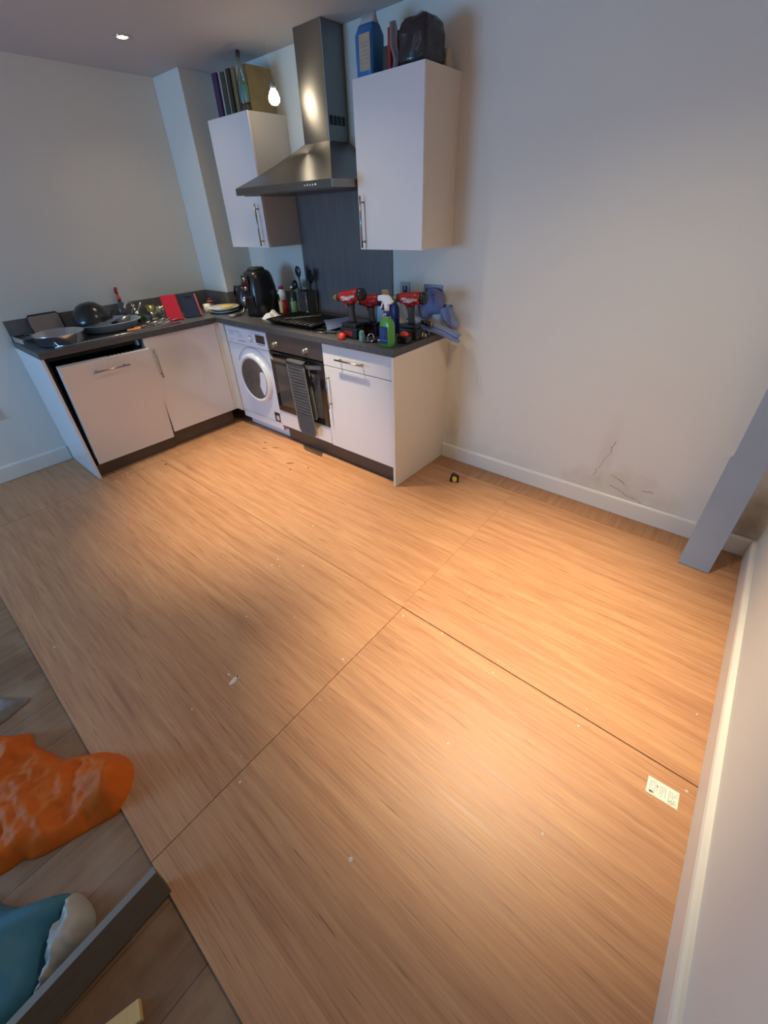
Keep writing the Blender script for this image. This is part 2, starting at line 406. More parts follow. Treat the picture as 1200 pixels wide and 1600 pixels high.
def crease(x, y, s, k=0.0):
    """facetted folds: distance between the two nearest random cells"""
    d = noise.voronoi(Vector((x*s, y*s, k)))[0]
    return min(1.0, d[1]-d[0])

# ------------------------------------------------------------------ object helpers
def link_mesh(name, bm, mats, parent=None, world=None, smooth=False):
    if world is not None: bm.transform(world.inverted())
    me = bpy.data.meshes.new(name); bm.to_mesh(me); bm.free()
    for m in (mats if isinstance(mats, (list, tuple)) else [mats]): me.materials.append(m)
    if smooth:
        for p in me.polygons: p.use_smooth = True
    o = bpy.data.objects.new(name, me); C.objects.link(o)
    if parent is not None: o.parent = parent
    return o
def tag(o, label, cat, group=None):
    o['label'] = label; o['category'] = cat
    if group: o['group'] = group
    return o
def thing(name, label, cat, loc=(0, 0, 0), rz=0.0, group=None, rot=None):
    o = bpy.data.objects.new(name, None); C.objects.link(o); o.empty_display_size = .05
    o.location = loc; o.rotation_euler = rot if rot else (0, 0, rz)
    return tag(o, label, cat, group)
def wm(o):
    return Matrix.LocRotScale(o.location, o.rotation_euler, None)
def part(name, bm, mats, root, wpos=False, smooth=False):
    """a part; wpos=True: bm is in world coordinates and root is the (top-level) thing"""
    return link_mesh(name, bm, mats, root, wm(root) if wpos else None, smooth)
def sub(name, bm, mats, prt, root, wpos=False):
    return link_mesh(name, bm, mats, prt, wm(root) if wpos else None)
def single(name, bm, mats, label, cat, loc=(0, 0, 0), rz=0.0, group=None, smooth=False, rot=None):
    """a thing that is one mesh, bm in local coordinates"""
    o = link_mesh(name, bm, mats, None, None, smooth); o.location = loc; o.rotation_euler = rot if rot else (0, 0, rz)
    return tag(o, label, cat, group)
def struct(name, bm, mats):
    o = link_mesh(name, bm, mats); o['kind'] = 'structure'; return o
def text_bm(body, size, extrude=0.0004, shear=0.0):
    cu = bpy.data.curves.new('txt', 'FONT'); cu.body = body; cu.size = size; cu.extrude = extrude; cu.shear = shear
    cu.align_x = 'CENTER'; cu.align_y = 'CENTER'; cu.resolution_u = 3
    o = bpy.data.objects.new('txt', cu); C.objects.link(o)
    dg = bpy.context.evaluated_depsgraph_get(); me = bpy.data.meshes.new_from_object(o.evaluated_get(dg))
    bm = bmesh.new(); bm.from_mesh(me); bpy.data.meshes.remove(me)
    bpy.data.objects.remove(o); bpy.data.curves.remove(cu)
    return bm
def Tr(x, y, z): return Matrix.Translation((x, y, z))
def Rx(a): return Matrix.Rotation(a, 4, 'X')
def Ry(a): return Matrix.Rotation(a, 4, 'Y')
def Rz(a): return Matrix.Rotation(a, 4, 'Z')

# ================================================================== ROOM SHELL
YR = WY
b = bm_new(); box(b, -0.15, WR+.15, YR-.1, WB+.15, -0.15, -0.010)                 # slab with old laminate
def board(x0, x1, y0, y1, mi):
    box(b, x0, x1, y0, y1, -0.0095, 0.0, mi=mi)
g = .0016
board(0.02, 0.668, -2.63, -1.392, 2); board(0.671, 3.106, -2.63, -1.392, 1); board(3.106+g*1.6, W+.012, -2.63, -1.392, 3)
board(0.02, 0.70, -1.390, -0.142, 4); board(0.702, 3.098, -1.3895, -0.142, 2); board(3.099, W+.012, -1.388, -0.142, 4)
board(0.02, 2.9, -0.1405, WB, 5); board(2.901, W+.012, -0.1405, WB, 5)
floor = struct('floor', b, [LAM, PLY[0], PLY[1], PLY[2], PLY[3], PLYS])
# screws, scratches and marks in the plywood
for i, (x, y, s) in enumerate([(3.138,-1.429,1), (3.337,-1.400,1), (3.077,-1.776,1), (3.605,-1.434,.7), (3.597,-1.37,.6), (3.564,-2.244,1.35),
        (3.132,-2.335,1), (3.611,-1.784,1), (3.948,-1.432,1), (3.951,-1.35,.6), (3.975,-1.826,.9), (4.286,-1.425,1), (4.27,-1.117,.8),
        (3.133,-1.964,.6), (3.066,-2.285,.6), (2.738,-1.76,.8), (2.0,-2.557,1), (2.767,-2.307,.9), (3.363,-.451,.6), (1.905,-2.091,.9),
        (1.9,-1.242,.8), (2.45,-1.43,.8), (2.2,-1.34,.8)]):
    b = bm_new(); s *= .72; lathe(b, [(0, .0007), (.0045*s, .0007), (.0058*s, .0002)], 12, Tr(x, y, 0))
    lathe(b, [(0, .0010), (.0016*s, .0010), (.0016*s, .0005)], 8, Tr(x, y, 0), mi=1)
    sc = link_mesh('screw', b, [M['smear'], M['ink']], floor)
for x0, y0, x1, y1, wd in [(3.304,-1.026,3.311,-1.183,.003), (3.35,-1.596,3.372,-1.65,.0022), (3.581,-1.573,3.45,-1.736,.0022), (2.813,-2.385,3.431,-2.158,.0016),
        (3.767,-2.032,3.86,-2.023,.0018), (2.50,-2.02,2.52,-2.10,.002), (3.12,-1.10,3.30,-1.05,.002), (2.84,-2.10,2.86,-2.17,.002), (2.6,-2.12,2.64,-2.19,.0015)]:
    d = Vector((x1-x0, y1-y0)); n = Vector((-d.y, d.x)).normalized()*wd*.5
    b = bm_new(); prism(b, [(x0, y0), (x1+n.x*.3, y1+n.y*.3), ((x0+x1)/2+n.x, (y0+y1)/2+n.y)], 0.0001, 0.0004)
    link_mesh('scratch', b, M['scratch'], floor)
def spot_poly(cx, cy, rx, ry, a, seed, n=14):
    r = random.Random(seed)
    return [(cx+math.cos(a)*rx*math.cos(t)*k-math.sin(a)*ry*math.sin(t)*k, cy+math.sin(a)*rx*math.cos(t)*k+math.cos(a)*ry*math.sin(t)*k)
            for t, k in [(2*PI*i/n, r.uniform(.65, 1.1)) for i in range(n)]]
for i, (x, y, rx, ry, a) in enumerate([(2.79,-2.132,.026,.010,1.75), (2.79,-2.112,.008,.005,0)]):
    b = bm_new(); prism(b, spot_poly(x, y, rx, ry, a, i), .0001, .0006); link_mesh('paint_smear', b, M['smear'], floor)
for i, (x, y, rx, ry, a) in enumerate([(1.10,-.69,.018,.007,.3), (1.25,-.70,.03,.005,.7), (1.18,-.76,.022,.006,.5), (1.55,-.80,.035,.008,.8), (1.63,-.86,.015,.006,.4), (1.72,-.76,.012,.006,0), (.76,-1.40,.012,.012,0)]):
    b = bm_new(); prism(b, spot_poly(x, y, rx, ry, a, 20+i), .0001, .0005); link_mesh('stain_mark', b, M['stain'], floor)
for i, (x, y) in enumerate([(2.35,-1.55), (2.36,-1.60), (2.40,-1.58), (2.5,-1.5), (2.28,-1.22), (.87,-.80), (2.75,-2.13), (2.55,-1.9)]):
    b = bm_new(); prism(b, spot_poly(x, y, .006, .004, i, 40+i, 8), .0001, .0006); link_mesh('paint_speck', b, M['smear'], floor)

b = bm_new(); box(b, -.15, WR+.15, YR-.15, WB+.15, H, H+.12); ceiling = struct('ceiling', b, M['ceil'])
b = bm_new(); box(b, -.15, 0, YR, WB+.15, -.01, H); struct('wall_left', b, M['wall'])
b = bm_new(); box(b, 0, WR, WB, WB+.15, -.01, H); wback = struct('wall_back', b, M['wallb'])
b = bm_new(); box(b, WR, WR+.15, YR, WB+.15, -.01, H); struct('wall_right', b, M['wall'])
b = bm_new(); box(b, 0, BX, BY, WB, 0.0, H, bev=.002); struct('wall_boxing', b, M['wall'])
b = bm_new()
box(b, -.15, WX0, YR-.15, YR, -.01, H); box(b, WX1, WR+.15, YR-.15, YR, -.01, H)
box(b, WX0, WX1, YR-.15, YR, -.01, WZ0); box(b, WX0, WX1, YR-.15, YR, WZ1, H)
struct('wall_rear', b, M['wall'])
b = bm_new()
for x in (WX0, (WX0+WX1)/2-.025, WX1-.05): box(b, x, x+.05, YR-.08, YR-.02, WZ0, WZ1, bev=.004)
box(b, WX0+.05, WX1-.05, YR-.08, YR-.02, WZ0, WZ0+.05); box(b, WX0+.05, WX1-.05, YR-.08, YR-.02, WZ1-.05, WZ1)
wf = struct('window_1', b, M['winframe'])
b = bm_new(); box(b, WX0+.05, WX1-.05, YR-.055, YR-.049, WZ0+.05, WZ1-.05); link_mesh('pane', b, M['clear'], wf)
# skirting boards with a rounded top
def skirting(name, p0, p1, nrm, h=.108, th=.018):
    p0, p1, n = Vector(p0), Vector(p1), Vector(nrm); L = (p1-p0).length; d = (p1-p0).normalized()
    b = bm_new(); prof = [(0, 0), (th, 0), (th, h-.014), (th*.82, h-.005), (th*.45, h), (0, h)]
    m = Matrix(((n.x, 0, d.x, p0.x), (n.y, 0, d.y, p0.y), (0, 1, 0, 0.0005), (0, 0, 0, 1)))
    prism(b, prof, 0, L, m); bmesh.ops.recalc_face_normals(b, faces=b.faces[:]); return struct(name, b, M['skirt'])
skirting('baseboard_back', (XE+.003, WB, 0), (WR, WB, 0), (0, -1, 0), th=.015)
skirting('baseboard_right', (WR, WB-.016, 0), (WR, YR, 0), (-1, 0, 0), th=.021)
skirting('baseboard_left', (0, YE-.005, 0), (0, YR, 0), (1, 0, 0), h=.115, th=.015)
# damp crack lines in the back wall plaster
def ribbon_xz(pts, wd):
    b = bm_new(); r = random.Random(5)
    fine = []
    for a, c in zip(pts, pts[1:]):
        for k in range(6):
            t = k/6; fine.append((a[0]+(c[0]-a[0])*t+r.uniform(-.006, .006), a[1]+(c[1]-a[1])*t+r.uniform(-.006, .006)))
    tube(b, [(x, WB+.0002, z) for x, z in fine], [wd*r.uniform(.25, 1) for _ in fine], 5)
    return link_mesh('crack_line', b, M['crackm'], wback)
ribbon_xz([(3.56, .45), (3.545, .36), (3.512, .26), (3.50, .19)], .0026)
ribbon_xz([(3.59, .235), (3.64, .225), (3.68, .20)], .003)
ribbon_xz([(3.60, .165), (3.66, .16), (3.70, .135), (3.76, .125), (3.80, .115)], .0032)
ribbon_xz([(3.77, .19), (3.80, .20), (3.83, .202)], .003)

# ================================================================== WORKTOP
b = bm_new()
poly = [(0, WB), (0, YE), (D, YE), (D, -D), (XE, -D), (XE, WB), ]
# the counter leaves out the boxed corner
poly = [(0, BY-.001), (0, YE), (D, YE), (D, -D), (XE, -D), (XE, WB-.001), (BX+.001, WB-.001), (BX+.001, BY-.001)]
prism(b, poly, T-TH, T, bev=.003)
wt = thing('worktop', 'dark slate-look kitchen worktop running round the corner over both rows of units', 'worktop', (D, -D, T-TH))
part('countertop', b, M['worktop'], wt, True)
for lab, x0, x1, y0, y1 in [
        ('long dark upstand strip behind the sink along the left wall', .0005, .0125, YE+.004, BY-.0135),
        ('short dark upstand strip on the bluish face of the boxed corner', .0005, BX+.0125, BY-.013, BY-.001),
        ('short dark upstand strip on the side of the boxed corner behind the kettle', BX+.001, BX+.0125, BY-.0005, WB-.0135),
        ('dark upstand strip on the back wall behind the air fryer and bottles', BX+.001, 1.0655, WB-.013, WB-.001)]:
    b = bm_new(); box(b, x0, x1, y0, y1, T+.0003, 1.052, bev=.001)
    o = link_mesh('worktop_upstand', b, M['upstand']); tag(o, lab, 'upstand')

# ================================================================== KITCHEN UNITS
def bar_handle(p0, p1, out, r=.0055, stand=.030):
    """steel bar handle: rod plus two posts"""
    p0, p1, out = Vector(p0), Vector(p1), Vector(out)
    b = bm_new(); cyl(b, p0+out*stand, p1+out*stand, r, seg=12)
    d = (p1-p0)
    for t in (.12, .88): cyl(b, p0+d*t, p0+d*t+out*stand, r*.85, seg=10)
    return b
def slab(x0, x1, y0, y1, z0, z1, bev=.0018):
    b = bm_new(); box(b, x0, x1, y0, y1, z0, z1, bev=bev); return b

# end panels
p = slab(XE-.018, XE, -D+.003, WB-.0005, 0.001, T-TH-.0005, .0012)
o = single('end_panel', p, M['carc'], 'tall cream end panel closing the run beside the bare wall', 'cabinet panel')
p = slab(.0005, D-.006, YE, YE+.018, 0.001, T-TH-.0005, .0012)
single('end_panel', p, M['white'], 'white end panel at the far left of the sink run, beside the dishwasher', 'cabinet panel')

# right base unit: drawer over door
X0, X1 = 1.795, XE-.0185
r = thing('base_cabinet', 'white gloss base unit with one drawer over one door, right of the oven', 'cabinet', (X0, -FR, BZ))
b = bm_new()
box(b, X0, X0+.016, -FR+.021, WB-.004, BZ, T-TH-.001); box(b, X1-.016, X1, -FR+.021, WB-.004, BZ, T-TH-.001)
box(b, X0+.016, X1-.016, -FR+.021, WB-.004, BZ, BZ+.016); box(b, X0+.016, X1-.016, WB-.02, WB-.004, BZ+.016, T-TH-.001)
part('carcass', b, M['carc'], r, True)
dr = part('drawer', slab(X0+.0015, X1-.0015, -FR, -FR+.018, .737, T-TH-.003), M['white'], r, True)
sub('handle', bar_handle((1.936, -FR, .798), (2.187, -FR, .798), (0, -1, 0)), M['handle'], dr, r, True)
dr = part('door', slab(X0+.0015, X1-.0015, -FR, -FR+.018, BZ, .732), M['white'], r, True)
sub('handle', bar_handle((1.835, -FR, .44), (1.835, -FR, .685), (0, -1, 0)), M['handle'], dr, r, True)

# plinths
p = slab(1.23, XE-.02, -FR+.045, -FR+.061, .001, BZ-.006, .001)
single('plinth_board', p, M['plinth'], 'dark brown plinth board under the oven and drawer unit', 'plinth')
p = slab(.495, .511, -1.185, -.60, .001, BZ-.006, .001)
single('plinth_board', p, M['plinth'], 'dark brown plinth board under the sink cupboard door', 'plinth')
p = slab(.505, .521, YE+.02, -1.19, .001, .088, .001)
single('plinth_board', p, M['plinth'], 'dark brown plinth board under the leaning dishwasher front', 'plinth')

# corner post between the sink cupboard and the washing machine
b = bm_new(); box(b, FR-.018, FR, -.585, -FR-.0005, BZ, T-TH-.001, bev=.001); box(b, FR-.018, .632, -FR, -FR+.018, BZ-.004, T-TH-.001, bev=.001)
single('corner_post', b, M['skirt'], 'cream L-shaped corner filler post between sink cupboard and washing machine', 'cabinet panel')
# sink cupboard
r = thing('sink_cabinet', 'white gloss sink cupboard with a single wide door and upright bar handle', 'cabinet', (FR, -1.17, BZ))
b = bm_new(); box(b, .02, FR-.021, -1.17, -1.154, BZ, T-TH-.001); box(b, .02, FR-.021, -.604, -.588, BZ, T-TH-.001); box(b, .02, FR-.021, -1.154, -.604, BZ, BZ+.016)
part('carcass', b, M['carc'], r, True)
dr = part('door', slab(FR-.018, FR, -1.1735, -.588, BZ, T-TH-.006), M['white'], r, True)
sub('handle', bar_handle((FR, -1.127, .585), (FR, -1.127, .80), (1, 0, 0)), M['handle'], dr, r, True)

# dishwasher with its door leaning out at the top
r = thing('dishwasher', 'integrated dishwasher with white front leaning forward, dark gap under the worktop', 'dishwasher', (.50, -1.79, .09))
b = bm_new()
box(b, .03, .50, -1.795, -1.775, .09, .865); box(b, .03, .50, -1.215, -1.195, .09, .865); box(b, .03, .50, -1.775, -1.215, .09, .11)
box(b, .03, .05, -1.775, -1.215, .11, .865); box(b, .05, .50, -1.775, -1.215, .845, .865)
part('tub', b, M['void'], r, True)
m = Tr(.570, -1.782, .108) @ Rz(.038) @ Rx(-.024) @ Ry(.072)
b = bm_new(); box(b, -.020, 0, 0, .595, 0, .720, bev=.0015); b.transform(m); dr = part('door_panel', b, M['white'], r, True)
b = bar_handle((0, .175, .652), (0, .420, .652), (1, 0, 0)); b.transform(m); sub('handle', b, M['handle'], dr, r, True)
b = bm_new(); box(b, -.062, -.0205, .004, .585, .03, .716, bev=.004); b.transform(m); part('inner_door', b, M['appl'], r, True)
b = bm_new()
for k in range(7): box(b, -.052, -.036, .32+k*.028, .334+k*.028, .7162, .7175)
b.transform(m); part('button_row', b, M['black'], r, True)
b = bm_new(); box(b, .40, .535, -1.2135, -1.198, .835, .872, bev=.003); part('tub_edge_sheen', b, M['lblue'], r, True)  # metal tub edge; its blue reflection is painted as plain colour

# washing machine
r = thing('washing_machine', 'white front-loading washing machine tucked into the corner under the worktop', 'washing machine', (.655, -.535, .0))
x0, x1, yf = .637, 1.196, -.548
b = bm_new(); box(b, x0, x1, yf, -.02, .082, .872, bev=.008)
part('body', b, M['appl'], r, True)
b = bm_new(); box(b, x0+.008, x1-.003, yf+.055, -.04, .004, .0835, bev=.006); part('base_skirt', b, M['appl'], r, True)
b = bm_new(); box(b, x0+.012, x1-.004, yf-.006, yf+.003, .742, .868, bev=.004); fas = part('control_fascia', b, M['appl'], r, True)
b = bm_new(); box(b, 1.055, 1.165, yf-.0078, yf-.005, .783, .842); sub('display', b, M['blackglass'], fas, r, True)
b = bm_new(); box(b, 1.07, 1.155, yf-.0072, yf-.005, .770, .774); sub('slot', b, M['ink'], fas, r, True)
dm = Tr(.985, yf-.006, .803) @ Rx(PI/2)
b = bm_new(); lathe(b, [(.0, .014), (.013, .014), (.015, 0)], 24, dm); dl = sub('dial', b, M['appl'], fas, r, True)
b = bm_new()
for k in range(18):
    a = 2*PI*k/18; box(b, .020, .027, -.0025, .0025, 0, .0012, mat=dm @ Rz(a))
lathe(b, [(0, .0150), (.004, .0150), (.004, .0135)], 10, dm)
link_mesh('dial_marks', (b.transform(wm(r).inverted()), b)[1], M['applgrey'], fas)
b = bm_new()
for k, (a, z, l) in enumerate([(.69, .835, .16), (.70, .822, .07), (.70, .809, .07), (.80, .835, .05), (.82, .815, .06), (.82, .80, .06), (.81, .772, .10), (.81, .765, .10), (.70, .765, .03), (1.0, .848, .13)]):
    b = bm_new(); box(b, a, a+l, yf-.0068, yf-.0055, z, z+.003); sub('printed_line', b, M['applgrey'], fas, r, True)
b = bm_new()   # raised arch over the door
tube(b, [(.962+.245*math.cos(t), yf-.0005, .487+.245*math.sin(t)) for t in [PI*(.16+.68*i/24) for i in range(25)]], .0028, 6)
part('arch_moulding', b, M['applgrey'], r, True)
for z in (.738, .150):
    b = bm_new(); tube(b, [(x0+.01, yf-.0005, z), (x1-.004, yf-.0005, z)], .0015, 6); part('panel_joint', b, M['applgrey'], r, True)
dm = Tr(.960, yf, .487) @ Rx(PI/2)
b = bm_new(); lathe(b, [(.172, .014), (.160, .030), (.182, .036), (.195, .026), (.199, 0)], 56, dm); door = part('door', b, M['appl'], r, True)
b = bm_new(); lathe(b, [(0, .008), (.06, .012), (.12, .022), (.161, .032)], 48, dm); sub('door_glass', b, M['drum'], door, r, True)
b = bm_new(); hp = [(.159*math.cos(t), .159*math.sin(t)) for t in [(-.80+.0)+1.30*i/14 for i in range(15)]]
hp = hp + [(.100, .072), (.088, .010), (.070, -.045), (.100, -.112)]
prism(b, hp, .024, .036, dm, bev=.003); sub('door_grip', b, M['appl'], door, r, True)
b = bm_new(); box(b, 1.108, 1.176, yf-.002, yf+.002, .150, .232, bev=.0008); fl = part('filter_hatch', b, M['black'], r, True)
b = bm_new(); box(b, 1.13, 1.165, yf-.003, yf-.0018, .165, .205); sub('hatch_print', b, M['carcgrey'], fl, r, True)

# oven
r = thing('oven', 'built-in single oven with black glass door and brown-grey control panel', 'oven', (1.21, -FR, .142))
X0, X1 = 1.2035, 1.7925
b = bm_new(); box(b, X0+.005, X1-.005, -FR+.023, -.03, .272, T-TH-.002); part('body', b, M['void'], r, True)
b = bm_new(); box(b, X0, X1, -FR-.004, -FR+.022, .758, T-TH-.003, bev=.002); cp = part('control_panel', b, M['ovensteel'], r, True)
for x in (1.30, 1.632):
    b = bm_new(); lathe(b, [(.0, .030), (.0165, .030), (.0185, .026), (.020, .004), (.023, 0)], 28, Tr(x, -FR-.004, .805) @ Rx(PI/2))
    box(b, x-.003, x+.003, -FR-.0385, -FR-.030, .789, .823, bev=.001)
    sub('knob', b, M['steel'], cp, r, True)
b = bm_new(); box(b, X0+.002, X1-.002, -FR-.006, -FR+.021, .278, .748, bev=.003); dr = part('oven_door', b, M['blackglass'], r, True)
b = bm_new(); box(b, X0+.05, X1-.05, -FR-.0067, -FR-.0055, .33, .655); sub('door_window', b, M['drum'], dr, r, True)
b = bm_new()
hpts = [(X0+.015+.555*t, -FR-.006-.040*min(1, math.sin(PI*t)*2.2), .713) for t in [i/20 for i in range(21)]]
for (a, c) in zip(hpts, hpts[1:]):
    box(b, 0, (Vector(c)-Vector(a)).length+.0008, -.006, .006, -.013, .013, mat=Tr(*a) @ Rz(math.atan2(c[1]-a[1], c[0]-a[0])))
sub('handle', b, M['steel'], dr, r, True)
b = bm_new(); lathe(b, [(.007, 0), (.013, 0), (.013, .004), (.010, .006), (.007, .004)], 24, Tr(1.663, -FR-.0062, .640) @ Rx(PI/2)); sub('ring_badge', b, M['chrome'], dr, r, True)
p = slab(X0, X1, -FR, -FR+.018, .140, .272, .0015); part('lower_panel', p, M['white'], r, True)

# double oven glove hanging on the handle
r = thing('oven_glove', 'grey quilted oven glove hanging over the oven door handle', 'oven glove', (1.52, -FR-.05, .45))
def strip(x_c, wd, y, z0, z1, lean=0.0, rt=.045):
    """rounded-end strip, quilted in rows"""
    def fn(u, v):
        z = z1+(z0-z1)*v; dz = z-z0
        hw = wd/2
        if dz < rt: hw = wd/2-rt*(1-math.sqrt(max(0, 1-(1-dz/rt)**2)))
        x = x_c+lean*(z1-z)+(u-.5)*2*hw
        q = .0035*abs(math.sin((z-z0)*PI/.0235)) if z-z0 > .16 else .0015
        return (x, y-q*math.sin(PI*min(max(u, .02), .98))**.4, z)
    return fn
b = bm_new()
sheet(b, strip(1.558, .196, -FR-.058, .180, .722, .075), 14, 110, .011); part('front_pad', b, M['glove'], r, True, True)
b = bm_new(); sheet(b, strip(1.558, .190, -FR-.016, .30, .722, .085), 10, 30, .006); part('back_pad', b, M['glove'], r, True, True)
b = bm_new()
sheet(b, lambda u, v: (1.558+(u-.5)*.196, -FR-.037-.0265*math.cos(PI*v), .722+.0165*math.sin(PI*v)), 8, 10, .008); part('fold', b, M['glove'], r, True, True)
b = bm_new(); box(b, 1.595, 1.625, -FR-.0605, -FR-.0590, .225, .252)
part('printed_mark', b, M['ink'], r, True)

# wall cabinets
def wall_cab(label, X0, X1, handle_x, side_mat, YF=.2988):
    r = thing('wall_cabinet', label, 'cabinet', (X0, -YF, 1.3895))
    b = bm_new(); z0, z1 = 1.3895, 2.1195; t = .016; y0, y1 = -YF+.019, WB-.001
    box(b, X0, X0+t, y0, y1, z0, z1, bev=.001); box(b, X1-t, X1, y0, y1, z0, z1, bev=.001)
    box(b, X0+t, X1-t, y0, y1, z0+.001, z0+t); box(b, X0+t, X1-t, y0, y1, z1-t, z1-.0005); box(b, X0+t, X1-t, y1-.006, y1, z0+t, z1-t)
    part('carcass', b, side_mat, r, True)
    d = part('door', slab(X0, X1, -YF, -YF+.018, z0, z1, .0015), M['white'], r, True)
    sub('handle', bar_handle((handle_x, -YF, 1.400), (handle_x, -YF, 1.648), (0, -1, 0)), M['handle'], d, r, True)
wall_cab('white gloss wall cabinet right of the cooker hood, jug and bags on top', 1.9605, 2.4063, 2.000, M['carc'])
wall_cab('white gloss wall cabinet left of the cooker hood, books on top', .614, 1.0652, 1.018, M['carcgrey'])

# ================================================================== HOOD, SPLASHBACK, SOCKETS
HX0, HX1, HY, HZ0, HZ1 = 1.066, 1.952, -.490, 1.689, 1.727
CX0, CX1, CY, CZ = 1.405, 1.628, -.158, 1.928
r = thing('cooker_hood', 'brushed steel chimney cooker hood between the two wall cabinets', 'cooker hood', (1.51, -.24, HZ0))
b = bm_new(); box(b, HX0, HX1, HY, WB-.001, HZ0, HZ1, bev=.0015)
rim = part('rim', b, M['hood'], r, True)
b = bm_new()
lo = [(HX0+.001, HY+.001, HZ1), (HX1-.001, HY+.001, HZ1), (HX1-.001, WB-.002, HZ1), (HX0+.001, WB-.002, HZ1)]
hi = [(CX0-.004, CY-.004, CZ), (CX1+.004, CY-.004, CZ), (CX1+.004, WB-.002, CZ), (CX0-.004, WB-.002, CZ)]
rows = []
for k in range(9):     # slightly concave pyramid
    t = k/8; s = t-.10*math.sin(PI*t)*1.0
    rows.append([b.verts.new(Vector(l).lerp(Vector(h), t) if False else Vector((l[0]+(h[0]-l[0])*t, l[1]+(h[1]-l[1])*t, l[2]+(h[2]-l[2])*(t-.045*math.sin(PI*t))))) for l, h in zip(lo, hi)])
for a, c in zip(rows, rows[1:]):
    for i in range(4): b.faces.new([a[i], a[(i+1) % 4], c[(i+1) % 4], c[i]])
b.faces.new(list(reversed(rows[0]))); b.faces.new(rows[-1]); bmesh.ops.recalc_face_normals(b, faces=b.faces[:])
part('canopy', b, M['hood'], r, True)
b = bm_new(); box(b, CX0, CX1, CY, WB-.001, CZ-.002, H-.001, bev=.002); ch = part('chimney', b, M['hood'], r, True)
b = bm_new()
for k in range(4): box(b, CX1+.0003, CX1+.0015, -.145+k*.034, -.145+k*.034+.026, 2.000, 2.042)
sub('vent_slot', b, M['void'], ch, r, True)
b = bm_new()
for k in range(5): lathe(b, [(0, .003), (.0055, .003), (.006, 0)], 12, Tr(1.735+k*.022, HY-.0003, 1.707) @ Rx(PI/2))
sub('button_row', b, M['chrome'], rim, r, True)
b = bm_new(); box(b, HX0+.03, HX1-.03, HY+.04, -.06, HZ0-.004, HZ0-.0003); part('grease_filter', b, M['ovensteel'], r, True)

b = bm_new(); box(b, 1.0665, 1.955, WB-.009, WB-.0012, T+.001, 1.6885)
single('splashback', b, M['splash'], 'tall dark blue-grey splashback sheet on the wall behind the hob', 'splashback')

def socket(label, x0, x1, z0, z1, n):
    r = thing('wall_socket', label, 'socket', ((x0+x1)/2, WB, z0), group=None)
    b = bm_new(); box(b, x0, x1, WB-.006, WB-.0008, z0, z1, bev=.002); part('faceplate', b, M['socket'], r, True)
    for k in range(n):
        cx = x0+(x1-x0)*(k+.5)/n
        b = bm_new(); box(b, cx-.018, cx+.018, WB-.0072, WB-.0058, z0+.018, z1-.022); ins = part('insert', b, M['black'], r, True)
        b = bm_new(); box(b, cx-.006, cx+.006, WB-.0105, WB-.0073, z0+.034, z1-.020, bev=.001); sub('rocker', b, M['socket'], ins, r, True)
socket('narrow dark steel wall switch just right of the splashback edge', 2.022, 2.098, 1.100, 1.183, 1)
socket('wide dark steel double socket partly hidden by a blue cloth', 2.214, 2.356, 1.100, 1.180, 2)
socket('dark steel socket low behind the blue cloth near the worktop end', 2.352, 2.432, .990, 1.072, 1)
r = thing('wall_socket', 'pale socket low on the left wall at the very edge of the photo', 'socket', (0, -2.14, .44))
b = bm_new(); box(b, .0005, .008, -2.21, -2.095, .44, .525, bev=.003); part('faceplate', b, M['carcgrey'], r, True)
b = bm_new(); box(b, .008, .010, -2.13, -2.11, .46, .50); part('switch', b, M['black'], r, True)

# ================================================================== LAMPS
def spotlamp(o, loc, power, col, size=1.35, blend=1.0, rad=.035, rot=(0, 0, 0)):
    l = bpy.data.lights.new('spot', 'SPOT'); l.energy = power; l.color = col; l.spot_size = size; l.spot_blend = blend; l.shadow_soft_size = rad
    s = bpy.data.objects.new('spot_light', l); C.objects.link(s); s.parent = o; s.location = loc; s.rotation_euler = rot
WARM = (1.0, 0.83, 0.57)
def downlight(label, x, y, power, tilt=(0, 0, 0), spill=.38):
    r = thing('downlight', label, 'ceiling light', (x, y, H))
    b = bm_new(); lathe(b, [(.030, -.002), (.034, -.006), (.044, -.005), (.046, -.0005), (.030, -.0005)], 32); part('trim_ring', b, M['chrome'], r)
    b = bm_new(); lathe(b, [(0, -.0035), (.025, -.0035), (.0285, -.001), (0, -.0008)], 24); part('bulb', b, M['bulb'], r)
    spotlamp(r, (0, 0, -.014), power*spill, WARM, size=2.4)
    spotlamp(r, (0, 0, -.015), power*4.5, WARM, size=1.0, rot=tilt)
DL = [('recessed round ceiling downlight, lit, left of the cooker hood', .685, -.777, 26, (0, 0, 0)),
      ('recessed ceiling downlight above the oven, out of the picture', 1.88, -1.02, 84, (-.03, .07, 0)),
      ('recessed ceiling downlight above the middle of the floor, out of the picture', 3.58, -1.12, 108, (0, .02, 0), .62)]
for d in DL: downlight(*d)
# loose lamp hanging on its cable in front of the chimney
r = thing('hanging_lamp', 'bare glowing lamp hanging on its cable between left wall cabinet and hood chimney', 'hanging lamp', (1.343, -.30, 2.143))
b = bm_new(); lathe(b, [(0, -.040), (.018, -.037), (.030, -.024), (.032, -.008), (.023, .016), (.012, .030), (0, .031)], 24); part('bulb', b, M['bulb'], r)
b = bm_new(); lathe(b, [(.0, .058), (.009, .058), (.015, .050), (.017, .032), (.013, .028), (0, .028)], 20); part('lamp_holder', b, M['applgrey'], r)
b = bm_new(); tube(b, [(0, 0, .056), (.004, .002, .12), (-.003, 0, .2), (0, 0, H-2.143-.001)], .0011, 6); part('cable', b, M['winframe'], r)
pl = bpy.data.lights.new('hanging_glow', 'POINT'); pl.energy = 0.22; pl.color = (1.0, .82, .58); pl.shadow_soft_size = .03
po = bpy.data.objects.new('hanging_glow', pl); C.objects.link(po); po.parent = r; po.location = (0, 0, -.062)

